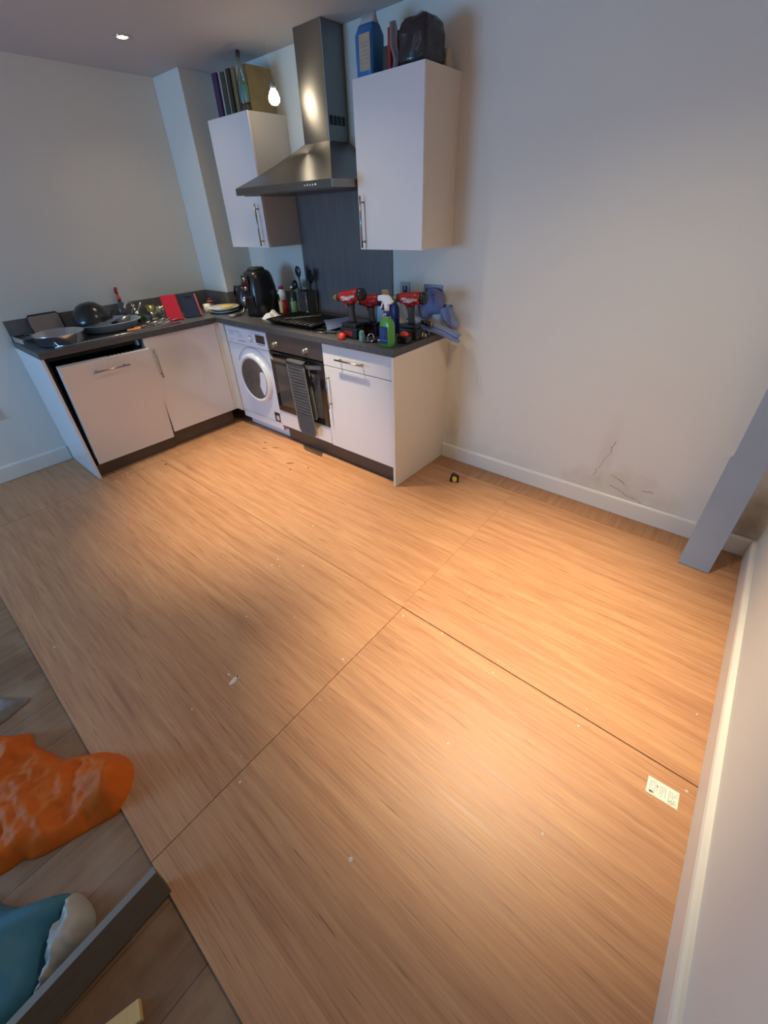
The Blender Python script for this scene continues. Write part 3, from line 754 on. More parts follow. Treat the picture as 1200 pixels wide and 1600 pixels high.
# ================================================================== ON TOP OF THE WALL CABINETS
ZT = 2.1197
def book(x0, x1, y0, h, mspine, label, d=.165, title=None, band=None, tilt=0):
    r = thing('book', label, 'book', ((x0+x1)/2, y0+d/2, ZT), group='books on the left wall cabinet')
    w2 = (x1-x0)/2
    b = bm_new(); box(b, -w2, w2, -d/2, -d/2+.004, 0, h, bev=.001)
    box(b, -w2, -w2+.0025, -d/2+.004, d/2, 0, h); box(b, w2-.0025, w2, -d/2+.004, d/2, 0, h)
    part('cover', b, mspine, r)
    b = bm_new(); box(b, -w2+.003, w2-.003, -d/2+.0045, d/2-.004, .004, h-.004); part('pages', b, M['paper'], r)
    if band:
        b = bm_new(); box(b, -w2+.002, w2-.002, -d/2-.0006, -d/2+.0002, h*.18, h*.82); part('spine_title', b, band, r)
book(.742, .792, -.288, .208, M['purple'], 'thick dark purple book at the left end of the row on the wall cabinet', d=.15)
book(.7935, .808, -.272, .212, M['bkwhite'], 'thin pale book between the purple and green books on the wall cabinet', d=.15)
book(.8095, .846, -.268, .206, M['bkgreen'], 'dark green book beside the thin pale one on the wall cabinet', d=.15)
book(.8475, .860, -.262, .210, M['bkpale'], 'narrow cream book between green and dark brown books on the wall cabinet', d=.16)
book(.8615, .896, -.262, .214, M['bkdark'], 'dark brown book in the middle of the row on the wall cabinet', d=.17)
book(.8975, .935, -.250, .216, M['bktan'], 'tan book behind the clear bottle on the wall cabinet', d=.17)
book(.9365, .965, -.240, .214, M['bkpale'], 'cream book second from the right end of the row on the wall cabinet', d=.18)
book(.9665, 1.035, -.235, .216, M['bktan'], 'wide tan book at the right end of the row, cover towards the lamp', d=.20)
r = thing('bottle', 'tall clear bottle with turquoise label and black cap on the wall cabinet', 'bottle', (1.024, -.268, ZT))
b = bm_new(); lathe(b, [(0, 0), (.026, 0), (.0285, .004), (.0285, .125), (.024, .155), (.012, .190), (.009, .235), (.009, .252), (.007, .252), (.007, .19), (.020, .152), (.026, .12), (.026, .006), (0, .006)], 28)
part('glass', b, M['clearg'], r)
b = bm_new(); lathe(b, [(.0287, .040), (.0293, .041), (.0293, .118), (.0287, .119)], 28); part('label', b, M['turq'], r)
b = bm_new(); lathe(b, [(.0287, .004), (.0295, .005), (.0295, .030), (.0287, .031)], 28); part('base_label', b, M['bkdark'], r)
b = bm_new(); lathe(b, [(.0092, .238), (.0125, .238), (.0125, .266), (0, .267), (0, .2530), (.0092, .2525)], 20); part('cap', b, M['black'], r)

# blue jug / carton
r = thing('jug', 'tall blue plastic carton with pale front label on the right wall cabinet', 'carton', (2.022, -.225, ZT))
b = bm_new()
secs = [(0, .055, .050), (.004, .057, .053), (.150, .057, .053), (.172, .050, .040), (.184, .046, .034)]
def loft(b, secs, n=4, ex=4.0, seg=28, cx=0, cy=0, mi=0, shift=None):
    rings = []
    for k, (z, rx, ry) in enumerate(secs):
        ring = []
        sx, sy = shift(z) if shift else (0, 0)
        for i in range(seg):
            t = 2*PI*i/seg; c, s = math.cos(t), math.sin(t)
            ring.append(b.verts.new((cx+sx+rx*math.copysign(abs(c)**(2/ex), c), cy+sy+ry*math.copysign(abs(s)**(2/ex), s), z)))
        rings.append(ring)
    fs = []
    for a, c in zip(rings, rings[1:]):
        for i in range(seg): fs.append(b.faces.new([a[i], a[(i+1) % seg], c[(i+1) % seg], c[i]]))
    f0 = b.faces.new(list(reversed(rings[0]))); f1 = b.faces.new(rings[-1])
    for f in fs: f.smooth = True; f.material_index = mi
    f0.material_index = f1.material_index = mi
    bmesh.ops.recalc_face_normals(b, faces=b.faces[:])
    return b
loft(b, secs, ex=6)
part('body', b, M['cobalt'], r)
b = bm_new(); box(b, -.022, .048, -.0545, -.0532, .022, .148, bev=.0004); part('label', b, M['bkpale'], r)
b = bm_new()
for k in range(6): box(b, -.012, .040, -.0552, -.0546, .046+k*.014, .049+k*.014)
part('printed_text', b, M['inkgrey'], r)
b = bm_new(); loft(b, [(.1845, .045, .033), (.206, .043, .014), (.226, .043, .004)], ex=5); part('gable_top', b, M['palelabel'], r)
b = bm_new(); box(b, 2.145, 2.178, -.275, -.18, ZT, ZT+.085, bev=.003)
o = link_mesh('box', b, M['bkdark']); tag(o, 'small dark brown box between the blue carton and the red packet', 'box')
r = thing('food_packet', 'red and white plastic packet standing beside the shiny black bag', 'packet', (2.200, -.23, ZT))
b = bm_new(); box(b, -.022, -.006, -.05, .05, 0, .140, bev=.004); part('red_side', b, M['red'], r)
b = bm_new(); sheet(b, lambda u, v: (-.005+.038*u+.006*math.sin(v*9), -.048+.012*math.sin(u*6+v*5), .158*v*(1-.12*abs(u-.4))), 10, 16, .018); part('crumpled_front', b, M['greybag'], r)
r = thing('shopping_bag', 'shiny black plastic-wrapped bag on the right wall cabinet', 'bag', (2.318, -.200, ZT))
b = bm_new()
loft(b, [(0, .070, .075), (.01, .076, .086), (.05, .078, .088), (.10, .076, .086), (.135, .072, .080), (.152, .060, .062)], ex=9, seg=48)
bmesh.ops.subdivide_edges(b, edges=b.edges[:], cuts=2, use_grid_fill=True)
for v in b.verts:
    n = noise.noise(v.co*24)*.006+noise.noise(v.co*60)*.004
    if v.co.z > .004: v.co += Vector((v.co.x, v.co.y, .02)).normalized()*n
part('bag_body', b, M['blackbag'], r)
b = bm_new(); tube(b, [(-.03, -.02, .142), (-.02, -.03, .158), (.01, -.02, .166), (.035, -.01, .155)], [.006, .009, .008, .005], 8); part('knot', b, M['greybag'], r)
b = bm_new(); box(b, 2.392, 2.404, -.12, -.06, ZT, ZT+.062, bev=.003)
o = link_mesh('box', b, M['bkpale']); tag(o, 'small cream box peeking out behind the shiny black bag', 'box')

# ================================================================== BACK COUNTER
r = thing('kettle', 'black kettle half hidden behind the air fryer', 'kettle', (.475, -.19, T))
b = bm_new(); lathe(b, [(0, 0), (.072, 0), (.076, .01), (.073, .08), (.062, .145), (.050, .172), (.03, .182), (0, .184)], 32); part('body', b, M['black'], r)
b = bm_new(); lathe(b, [(0, .1845), (.012, .185), (.013, .195), (.008, .202), (0, .203)], 16); part('lid_knob', b, M['black'], r)
b = bm_new(); tube(b, [(-.05, -.02, .165), (-.085, -.03, .168), (-.098, -.035, .12), (-.088, -.032, .05), (-.07, -.02, .03)], .010, 10); part('handle', b, M['black'], r)
b = bm_new(); tube(b, [(.055, 0, .13), (.075, 0, .15), (.088, 0, .168)], [.018, .013, .009], 10); part('spout', b, M['black'], r)

r = thing('air_fryer', 'tall black air fryer with silver basket handle in the counter corner', 'air fryer', (.835, -.285, T))
b = bm_new(); loft(b, [(.004, .100, .105), (.012, .108, .114), (.10, .114, .120), (.20, .110, .114), (.27, .098, .102), (.30, .088, .090), (.315, .070, .070)], ex=3.2, seg=48); part('housing', b, M['black'], r)
b = bm_new(); loft(b, [(.3155, .058, .060), (.332, .052, .054), (.336, .045, .046)], ex=3.2, seg=32); part('top_vent', b, M['blackmatt'], r)
b = bm_new(); box(b, -.040, .040, -.124, -.106, .165, .290, bev=.006); cp = part('control_panel', b, M['blackglass'], r)
b = bm_new(); lathe(b, [(0, .010), (.014, .010), (.016, 0)], 20, Tr(0, -.124, .262) @ Rx(PI/2)); sub('timer_dial', b, M['steel'], cp, r)
b = bm_new(); lathe(b, [(0, .010), (.014, .010), (.016, 0)], 20, Tr(0, -.124, .200) @ Rx(PI/2)); sub('temperature_dial', b, M['steel'], cp, r)
b = bm_new(); box(b, -.075, .075, -.126, -.100, .030, .155, bev=.008); dr = part('basket_front', b, M['black'], r)
b = bm_new(); tube(b, [(0, -.126, .135), (0, -.150, .138), (0, -.158, .125), (0, -.156, .060), (0, -.146, .045)], [.013, .013, .013, .012, .010], 12); sub('basket_handle', b, M['chrome'], dr, r)

r = thing('pastry_brush', 'flat grey brush lying in front of the air fryer', 'brush', (.71, -.475, T))
b = bm_new(); box(b, -.03, .03, .0, .05, .0, .022, bev=.004); part('ferrule', b, M['tray'], r)
b = bm_new(); loft(b, [(.001, .030, .022), (.018, .026, .02)], ex=4, cy=-.024); part('bristles', b, M['rag'], r)
b = bm_new(); tube(b, [(0, .05, .012), (0, .09, .022), (0, .10, .05)], [.010, .009, .007], 8); part('grip', b, M['tray'], r)

r = thing('sauce_bottle', 'red sauce bottle with yellow label and magenta cap beside the air fryer', 'bottle', (.985, -.19, T))
b = bm_new(); lathe(b, [(0, 0), (.031, 0), (.034, .004), (.034, .105), (0, .1055)], 28); part('lower_body', b, M['sauce'], r)
b = bm_new(); lathe(b, [(0, .106), (.034, .106), (.033, .150), (.022, .176), (.016, .180), (0, .181)], 28); part('upper_body', b, M['plate'], r)
b = bm_new(); lathe(b, [(0, .1815), (.019, .1815), (.019, .196), (.012, .203), (0, .204)], 20); part('cap', b, M['magenta'], r)
b = bm_new()
for k in range(12):
    a0 = -PI*.62+k*.085; a1 = a0+.087
    b.faces.new([b.verts.new((.0348*math.cos(a), .0348*math.sin(a), z)) for a, z in ((a0, .012), (a1, .012), (a1, .098), (a0, .098))])
bmesh.ops.remove_doubles(b, verts=b.verts[:], dist=.0002); bmesh.ops.solidify(b, geom=b.faces[:], thickness=.0006)
part('label', b, M['ylabel'], r)
b = bm_new(); box(b, -.012, .010, -.0350, -.0335, .108, .150, bev=.001); part('emblem', b, M['bottlegreen'], r)
r = thing('sauce_bottle', 'dark green glass bottle with pale green label beside the red sauce bottle', 'bottle', (1.058, -.14, T))
b = bm_new(); lathe(b, [(0, 0), (.024, 0), (.026, .004), (.026, .105), (.022, .130), (.012, .150), (.011, .178), (0, .1785)], 28); part('glass', b, M['bottlegreen'], r)
b = bm_new(); lathe(b, [(.0262, .012), (.0268, .013), (.0268, .094), (.0262, .095)], 28); part('label', b, M['glabel'], r)
b = bm_new(); lathe(b, [(0, .179), (.013, .179), (.013, .200), (0, .201)], 18); part('cap', b, M['chrome'], r)

r = thing('utensil_holder', 'dark holder with studded silver edges beside the splashback', 'utensil holder', (1.150, -.075, T))
b = bm_new(); a = .052; h = .165; t = .004
box(b, -a, a, -a, a, 0, .004); box(b, -a, a, -a, -a+t, .004, h); box(b, -a, a, a-t, a, .004, h); box(b, -a, -a+t, -a+t, a-t, .004, h); box(b, a-t, a, -a+t, a-t, .004, h)
part('container', b, M['drum'], r)
for cx, cy in ((a, -a), (-a, -a), (a, a)):
    b = bm_new()
    for k in range(15): lathe(b, [(0, -.0042), (.003, -.003), (.0042, 0), (.003, .003), (0, .0042)], 8, Tr(cx, cy, .010+k*.0108))
    part('studded_edge', b, M['chrome'], r)
def utensil(name, label, x, y, ang, az, L, head, mhead, mstick=None):
    m = Tr(x, y, T+.012) @ Rz(az) @ Ry(ang)
    r = thing(name, label, 'utensil', (x, y, T+.012), rot=(Rz(az) @ Ry(ang)).to_euler())
    b = bm_new(); tube(b, [(0, 0, 0), (0, 0, L*.6), (0, 0, L)], [.0045, .004, .0045], 8); part('handle', b, mstick or M['black'], r)
    b = bm_new()
    if head == 'spoon': lathe(b, [(0, 0), (.012, .006), (.024, .026), (.028, .046), (.022, .068), (.010, .080), (0, .082)], 20, Tr(0, 0, L-.004), sy=.28)
    elif head == 'ladle': lathe(b, [(0, -.022), (.020, -.016), (.033, 0), (.034, .006), (.030, .002), (.018, -.012), (0, -.018)], 20, Tr(.0, -.02, L+.02) @ Rx(1.2))
    elif head == 'turner': box(b, -.028, .028, -.002, .002, L-.003, L+.075, bev=.0015)
    elif head == 'whisk':
        for k in range(4):
            a = PI*k/4; tube(b, [(.024*math.sin(t)*math.cos(a), .024*math.sin(t)*math.sin(a), L+.04-.04*math.cos(t)) for t in [PI*i/8*1.0 for i in range(9)]], .0012, 5)
    part('head', b, mhead, r)
utensil('serving_spoon', 'black serving spoon standing tallest in the studded holder', 1.128, -.085, -.10, .2, .245, 'spoon', M['black'])
utensil('ladle', 'small black ladle leaning left out of the studded holder', 1.120, -.06, -.42, .1, .185, 'ladle', M['black'])
utensil('turner', 'black slotted turner leaning right in the studded holder', 1.165, -.06, .10, .0, .225, 'turner', M['black'])
utensil('whisk', 'steel whisk leaning left in the studded holder', 1.135, -.095, -.28, -.3, .165, 'whisk', M['steel'], M['steel'])
utensil('cooking_spoon', 'dark cooking spoon at the back of the studded holder', 1.175, -.045, .02, .6, .20, 'spoon', M['darkpan'])

# hob, roasting tray, things on it
r = thing('hob', 'black glass hob set in the worktop above the oven', 'hob', (1.50, -.27, T))
b = bm_new(); box(b, -.285, .285, -.235, .235, .0002, .006, bev=.002); part('glass_plate', b, M['blackglass'], r)
for x, y, rad in ((-.14, .11, .07), (.14, .11, .09), (-.14, -.11, .09), (.14, -.11, .07)):
    b = bm_new(); lathe(b, [(rad-.003, .0062), (rad-.003, .0066), (rad, .0066), (rad, .0062)], 36, Tr(x, y, 0)); part('burner_ring', b, M['ovensteel'], r)
r = thing('roasting_tray', 'black roasting tray lying across the front of the hob', 'tray', (1.395, -.325, T+.0068), rz=.02)
b = bm_new()
ox, oy = .245, .165
box(b, -ox+.02, ox-.02, -oy+.02, oy-.02, 0, .003)
for s in (-1, 1):
    box(b, -ox, ox, s*oy-.004, s*oy+.004, .018, .024, bev=.002); box(b, s*ox-.004, s*ox+.004, -oy, oy, .018, .024, bev=.002)
def quad(b, P):
    f = b.faces.new([b.verts.new(p) for p in P]); return f
i1, i2 = .02, .0
for (xa, ya), (xb, yb), (xc, yc), (xd, yd) in [((-ox+.02, -oy+.02), (ox-.02, -oy+.02), (ox, -oy), (-ox, -oy)), ((ox-.02, -oy+.02), (ox-.02, oy-.02), (ox, oy), (ox, -oy)),
        ((ox-.02, oy-.02), (-ox+.02, oy-.02), (-ox, oy), (ox, oy)), ((-ox+.02, oy-.02), (-ox+.02, -oy+.02), (-ox, -oy), (-ox, oy))]:
    f = quad(b, [(xa, ya, .001), (xb, yb, .001), (xc, yc, .022), (xd, yd, .022)]); bmesh.ops.solidify(b, geom=[f], thickness=.0018)
part('tray_body', b, M['darkpan'], r)
b = bm_new()
for k in range(9): tube(b, [(-.20+k*.05, -oy+.01, .021), (-.20+k*.05, oy-.01, .021)], .0022, 6)
part('rack_wire', b, M['ovensteel'], r)
b = bm_new(); tube(b, [(-.03, -.10, .004), (.06, -.02, .010), (.13, .05, .012)], [.006, .005, .004], 8); box(b, -.012, .012, -.05, .0, 0, .003, bev=.001, mat=Tr(-.03, -.10, .004) @ Rz(-.9))
o = single('wooden_spatula', b, M['bktan'], 'brown wooden spatula lying in the black roasting tray', 'utensil', (1.36, -.30, T+.032))
b = bm_new(); heap(b, smooth_poly([(.955, -.375), (1.00, -.43), (1.06, -.425), (1.10, -.40), (1.13, -.35), (1.09, -.30), (1.05, -.27), (1.0, -.285), (.965, -.31)], 1), .011,
     lambda x, y, d: min(.045, d*1.6)*(.55+.75*noise.noise(Vector((x*26, y*26, 1)))) + .004, T+.0002, smooth=False)
o = link_mesh('crumpled_paper', b, M['paper']); tag(o, 'crumpled white kitchen paper between the air fryer and the hob', 'paper')

# folded blue paper towel tented on the worktop edge of the hob
b = bm_new()
P = [Vector(p) for p in ((1.600, -.335, T+.038), (1.705, -.165, T+.045), (1.815, -.265, T+.034), (1.775, -.47, T+.024))]
def towel(u, v):
    a = P[0].lerp(P[1], u); c = P[3].lerp(P[2], u); p = a.lerp(c, v)
    p.z += .012*math.sin(v*PI)+.003*noise.noise(Vector((u*7, v*7, 0)))-.010*(v > .93); return p
sheet(b, towel, 16, 16, .003)
o = link_mesh('paper_towel', b, M['bluecloth2']); tag(o, 'folded bright blue paper towel lying left of the red drill', 'paper towel')
b = bm_new(); box(b, 1.655, 1.755, -.40, -.24, T+.0068, T+.020, bev=.004)
o = link_mesh('small_tray', b, M['darkpan']); tag(o, 'small dark tray under the folded blue paper towel', 'tray')
r = thing('screwdriver', 'thin screwdriver poking out from under the blue paper towel', 'screwdriver', (1.745, -.495, T+.006), rz=.35)
b = bm_new(); tube(b, [(-.07, 0, 0), (.03, 0, 0)], .0030, 8); part('shaft', b, M['steel'], r)
b = bm_new(); tube(b, [(.03, 0, .002), (.04, 0, .003), (.10, 0, .003), (.11, 0, .002)], [.006, .009, .009, .005], 10); part('grip', b, M['blackmatt'], r)
b = bm_new(); lathe(b, [(0, 0), (.004, .001), (.0045, .006), (0, .008)], 8, Tr(-.071, 0, 0) @ Ry(-PI/2)); part('tip', b, M['chrome'], r)

# cordless drills
def drill(label, x, y, rz, pitch=.0, s=1.0, battery=True, logo=True):
    r = thing('cordless_drill', label, 'drill', (x, y, T), rz=rz, group='red and black cordless drills')
    Z = lambda v: v*s
    # motor body, chuck towards -X
    m = Tr(0, 0, Z(.222)) @ Ry(pitch)
    b = bm_new(); lathe(b, [(0, -.075), (.024, -.075), (.030, -.060), (.032, -.01), (.034, .04), (.033, .075), (0, .0755)], 28, m @ Ry(PI/2), sy=.92)
    for v in b.verts: v.co = Vector((v.co.x*s, v.co.y*s, v.co.z))
    body = part('motor_housing', b, M['red'], r)
    b = bm_new(); lathe(b, [(0, .0758), (.034, .0758), (.035, .090), (.031, .103), (.018, .108), (0, .108)], 28, m @ Ry(PI/2), sy=.92)
    for v in b.verts: v.co = Vector((v.co.x*s, v.co.y*s, v.co.z))
    part('end_cap', b, M['black'], r)
    b = bm_new(); lathe(b, [(0, -.132), (.009, -.131), (.013, -.118), (.019, -.112), (.021, -.098), (.0215, -.082), (.018, -.0755), (0, -.0755)], 20, m @ Ry(PI/2))
    for v in b.verts: v.co = Vector((v.co.x*s, v.co.y*s, v.co.z))
    part('chuck', b, M['olive'], r)
    b = bm_new(); lathe(b, [(0, 0), (.0225, 0), (.0235, .006), (.0225, .012), (0, .012)], 20, m @ Tr(-.0885, 0, 0) @ Ry(PI/2))
    for v in b.verts: v.co = Vector((v.co.x*s, v.co.y*s, v.co.z))
    part('clutch_ring', b, M['black'], r)
    # handle: lower red saddle, black grip, foot
    b = bm_new(); loft(b, [(.185, .034, .023), (.200, .040, .026), (.222, .034, .022)], ex=3, cx=-.004)
    for v in b.verts: v.co = Vector((v.co.x*s, v.co.y*s, v.co.z*s))
    part('trigger_saddle', b, M['red'], r)
    b = bm_new(); loft(b, [(.082, .024, .018), (.10, .019, .0165), (.15, .020, .017), (.186, .026, .019)], ex=2.6, shift=lambda z: ((z-.19)*-.10, 0))
    for v in b.verts: v.co = Vector((v.co.x*s, v.co.y*s, v.co.z*s))
    part('grip', b, M['blackmatt'], r)
    b = bm_new(); box(b, -.034, -.018, -.007, .007, .158, .182, bev=.004)
    for v in b.verts: v.co = Vector((v.co.x*s, v.co.y*s, v.co.z*s))
    part('trigger', b, M['redor'], r)
    b = bm_new(); box(b, -.052, .058, -.034, .034, .062, .084, bev=.006)
    for v in b.verts: v.co = Vector((v.co.x*s, v.co.y*s, v.co.z*s))
    part('foot', b, M['black'], r)
    b = bm_new(); box(b, -.060, .064, -.037, .037, .0, .0615, bev=.007)
    for v in b.verts: v.co = Vector((v.co.x*s, v.co.y*s, v.co.z*s))
    bt = part('battery', b, M['black'], r)
    b = bm_new(); box(b, -.030, .034, -.0385, -.0368, .018, .044, bev=.0006)
    for v in b.verts: v.co = Vector((v.co.x*s, v.co.y*s, v.co.z*s))
    sub('battery_badge', b, M['dred'], bt, r)
    if logo:
        t = text_bm('Milwaukee', .026, .0006, .35); t.transform(Tr(.008*s, -.0325*s, Z(.222)-.002) @ Ry(pitch) @ Rx(PI/2)); sub('logo', t, M['whitep'], body, r)
        t = bm_new(); prism(t, [(-.052, -.004), (-.005, .005), (-.012, -.003), (.045, .006), (.004, -.006), (.010, .001)], 0, .0008, Tr(.006*s, -.0322*s, Z(.222)-.014) @ Ry(pitch) @ Rx(PI/2)); sub('logo_flash', t, M['whitep'], body, r)
    return r
drill('red and black cordless drill nearest the blue paper towel, chuck pointing left', 2.005, -.47, .03, -.17, 1.08)
drill('cordless driver half hidden right behind the front red drill', 2.060, -.345, .10, -.10, .90, logo=False)
drill('red and black cordless drill behind the green spray bottle', 2.335, -.300, .05, -.05, 1.02)

# things around the drills
b = bm_new(); loft(b, [(0, .022, .018), (.006, .025, .022), (.026, .022, .018), (.036, .014, .012), (.040, .008, .008)], ex=2.6)
single('plastic_cap', b, M['redcap'], 'small orange-red cap lying against the front of the left drill', 'cap', (1.985, -.545, T+.0005))
r = thing('glue_tube', 'small teal and white tube standing between drill and spray bottle', 'tube', (2.128, -.515, T))
b = bm_new(); lathe(b, [(0, 0), (.015, 0), (.0165, .003), (.0165, .056), (.011, .064), (0, .065)], 20); part('tube_body', b, M['teal'], r)
b = bm_new()
for z in (.012, .024, .036): tube(b, [(.0168*math.cos(t), .0168*math.sin(t), z+.006*math.sin(t*2)) for t in [2*PI*i/20-.2 for i in range(20)]], .0014, 5)
part('printed_band', b, M['cyan'], r)
def ringpath(c, R, a0, a1, tilt, n=18):
    return [(c[0]+R*math.cos(t), c[1]+R*math.sin(t)*math.cos(tilt), c[2]+R*math.sin(t)*math.sin(tilt)) for t in [a0+(a1-a0)*i/n for i in range(n+1)]]
b = bm_new(); tube(b, ringpath((2.185, -.500, T+.026), .024, 0, 2*PI*.96, 1.2), .0032, 8)
o = link_mesh('steel_ring', b, M['chrome']); tag(o, 'shiny steel ring leaning beside the green spray bottle', 'ring')
r = thing('pliers', 'pliers with steel jaws lying left of the green spray bottle', 'pliers', (2.215, -.465, T+.006), rz=.7)
for s in (-1, 1):
    b = bm_new(); tube(b, [(0, 0, 0), (-.04, s*.016, .002), (-.085, s*.020, .004)], [.005, .007, .006], 8); part('handle', b, M['blackmatt'], r)
b = bm_new(); loft(b, [(-.005, .022, .012), (.006, .020, .010)], ex=2.5, cx=.015); part('jaws', b, M['steel'], r)
b = bm_new(); lathe(b, [(.014, 0), (.024, .0), (.026, .010), (.024, .020), (.014, .020)], 24)
single('masking_tape_roll', b, M['bkpale'], 'small cream tape roll behind the green spray bottle', 'tape', (2.195, -.385, T+.0005))
# bottles behind
r = thing('cleaner_bottle', 'light blue bottle behind the two left drills', 'bottle', (1.985, -.155, T))
b = bm_new(); loft(b, [(0, .026, .020), (.004, .028, .022), (.12, .028, .022), (.15, .016, .014), (.165, .012, .012)], ex=3); part('body', b, M['lblue'], r)
b = bm_new(); lathe(b, [(0, .1655), (.014, .1655), (.013, .19), (0, .191)], 18); part('cap', b, M['whitep'], r)
r = thing('cleaner_bottle', 'navy bottle with white label and beige top behind the drills', 'bottle', (2.065, -.190, T))
b = bm_new(); loft(b, [(0, .036, .024), (.004, .040, .028), (.15, .038, .026), (.178, .020, .016), (.185, .017, .015)], ex=3.2); part('body', b, M['navy'], r)
b = bm_new(); box(b, -.026, .010, -.0285, -.0268, .02, .125, bev=.0004); part('label', b, M['palelabel'], r)
b = bm_new(); loft(b, [(.1855, .018, .016), (.20, .020, .016), (.232, .028, .015), (.24, .022, .012)], ex=3, shift=lambda z: (-(z-.18)*.25, 0)); part('trigger_cap', b, M['bkpale'], r)
r = thing('cleaner_bottle', 'dark blue bottle directly behind the white spray trigger', 'bottle', (2.150, -.225, T))
b = bm_new(); loft(b, [(0, .030, .022), (.004, .034, .026), (.15, .032, .024), (.18, .016, .014), (.19, .013, .012)], ex=3.2); part('body', b, M['navy'], r)
b = bm_new(); lathe(b, [(0, .1905), (.015, .1905), (.014, .215), (0, .216)], 18); part('cap', b, M['tray'], r)

# green spray bottle
r = thing('spray_bottle', 'green spray bottle with white trigger and navy label on the counter corner', 'spray bottle', (2.327, -.512, T), rz=.02)
b = bm_new()
prof = [(0, .040, .024), (.004, .044, .028), (.020, .0455, .029), (.085, .045, .029), (.118, .0445, .0285), (.138, .038, .025), (.152, .026, .020), (.160, .018, .016)]
loft(b, prof, ex=3.4, seg=40); part('bottle_body', b, M['green'], r)
b = bm_new(); box(b, -.036, .022, -.0302, -.0288, .018, .112, bev=.0006); lb = part('label', b, M['navy'], r)
b = bm_new(); box(b, -.0355, .0215, -.0308, -.0303, .036, .042); sub('label_stripe', b, M['blue'], lb, r)
b = bm_new()
for k, (x, z, l) in enumerate([(-.030, .098, .035), (-.030, .090, .042), (-.030, .082, .030), (-.030, .074, .040), (-.030, .066, .036), (-.030, .058, .028)]): box(b, x, x+l, -.0306, -.0302, z, z+.0022)
sub('label_text', b, M['blue'], lb, r)
b = bm_new(); lathe(b, [(0, .1602), (.0195, .1602), (.0205, .165), (.0205, .188), (.0175, .190), (0, .1905)], 28); co = part('collar', b, M['navy'], r)
t = text_bm('69', .022, .0006); t.transform(Tr(.001, -.0208, .175) @ Rx(PI/2)); sub('collar_number', t, M['whitep'], co, r)
b = bm_new(); tube(b, [(x*1.0, y, .1605+.002*abs(math.sin(t))) for x, y, t in [(.0235*math.cos(2*PI*i/24), .0195*math.sin(2*PI*i/24), i) for i in range(25)]], .0014, 5); part('neck_ring', b, M['whitep'], r)
b = bm_new(); lathe(b, [(0, .191), (.0135, .191), (.0150, .205), (.0165, .232), (0, .2325)], 24, sy=.9); part('neck', b, M['whitep'], r)
b = bm_new()
prism(b, [(-.052, .240), (-.056, .252), (-.052, .268), (-.030, .272), (.008, .271), (.024, .262), (.036, .246), (.044, .244), (.044, .238), (.034, .234), (.034, .228), (.012, .226), (-.016, .228), (-.028, .242)], -.0125, .0125, Rx(PI/2), bev=.003)
part('spray_head', b, M['whitep'], r)
b = bm_new(); tube(b, [(-.024, 0, .240), (-.032, 0, .222), (-.038, 0, .206), (-.045, 0, .200)], [.006, .0055, .005, .004], 8); part('trigger', b, M['whitep'], r)

# small tools right of the spray bottle
r = thing('battery_pack', 'spare battery pack with orange-red latch beside the spray bottle', 'battery', (2.362, -.398, T), rz=.15)
b = bm_new(); box(b, -.032, .036, -.034, .034, 0, .040, bev=.006); part('case', b, M['black'], r)
b = bm_new(); loft(b, [(.0405, .028, .026), (.050, .026, .022), (.062, .014, .012)], ex=2.8); part('latch_top', b, M['redor'], r)
b = bm_new(); box(b, -.02, -.008, -.036, -.0335, .012, .024, bev=.001); part('terminal', b, M['chrome'], r)
r = thing('hose_connector', 'brass fitting lying behind the spare battery', 'fitting', (2.372, -.262, T+.019), rz=.25)
b = bm_new(); lathe(b, [(0, -.032), (.012, -.032), (.012, -.018), (.019, -.017), (.019, 0), (.0145, .002), (.0145, .020), (.018, .022), (.018, .032), (0, .032)], 8, Ry(PI/2)); part('fitting_body', b, M['brass'], r)
b = bm_new(); lathe(b, [(0, .0325), (.012, .0325), (.012, .050), (0, .050)], 16, Ry(PI/2)); part('thread', b, M['steel'], r)
b = bm_new(); lathe(b, [(.0145, -.010), (.0195, -.010), (.0195, .010), (.0145, .010), (.0145, -.010)], 28, Rx(PI/2+.0) )
single('hole_saw', b, M['steel'], 'steel ring-shaped hole saw standing on edge beside the brass fitting', 'tool', (2.384, -.196, T+.020), rz=.5)

# blue cloths against the wall
def drape(name, outline, y0, amp, th, mat, label, cat, seed=0, lean=0.0):
    """cloth gathered against the wall: outline in x,z"""
    b = bm_new()
    heap(b, smooth_poly(outline, 1), .011, lambda x, y, d: min(th, d*1.5)+amp*1.5*(noise.noise(Vector((x*16+seed, y*10, 0)))+1.1*crease(x*1.0+seed, y*.5, 24)-.4)*min(1, d*60), 0)
    for v in b.verts:
        x, z, dd = v.co; v.co = Vector((x, y0-dd-max(0, 1.10-z)*lean, z))
    bmesh.ops.recalc_face_normals(b, faces=b.faces[:])
    o = link_mesh(name, b, mat); return tag(o, label, cat)
drape('cleaning_cloth', [(2.236, 1.128), (2.262, 1.150), (2.285, 1.168), (2.325, 1.163), (2.375, 1.140), (2.392, 1.100), (2.372, 1.040), (2.345, 1.012), (2.300, 1.010), (2.270, 1.000), (2.262, .926), (2.225, .926), (2.215, .985), (2.178, 1.035), (2.190, 1.090), (2.215, 1.120)],
      -.004, .014, .030, M['bluecloth'], 'large blue cloth draped up against the double socket', 'cloth', 3)
drape('cleaning_cloth', [(2.352, 1.020), (2.362, 1.062), (2.395, 1.055), (2.432, 1.075), (2.446, 1.030), (2.470, .998), (2.500, .962), (2.485, .940), (2.455, .932), (2.4190, .945), (2.385, .975)],
      -.002, .010, .022, M['bluecloth2'], 'lighter blue cloth crumpled over the low socket at the worktop end', 'cloth', 9)
b = bm_new()
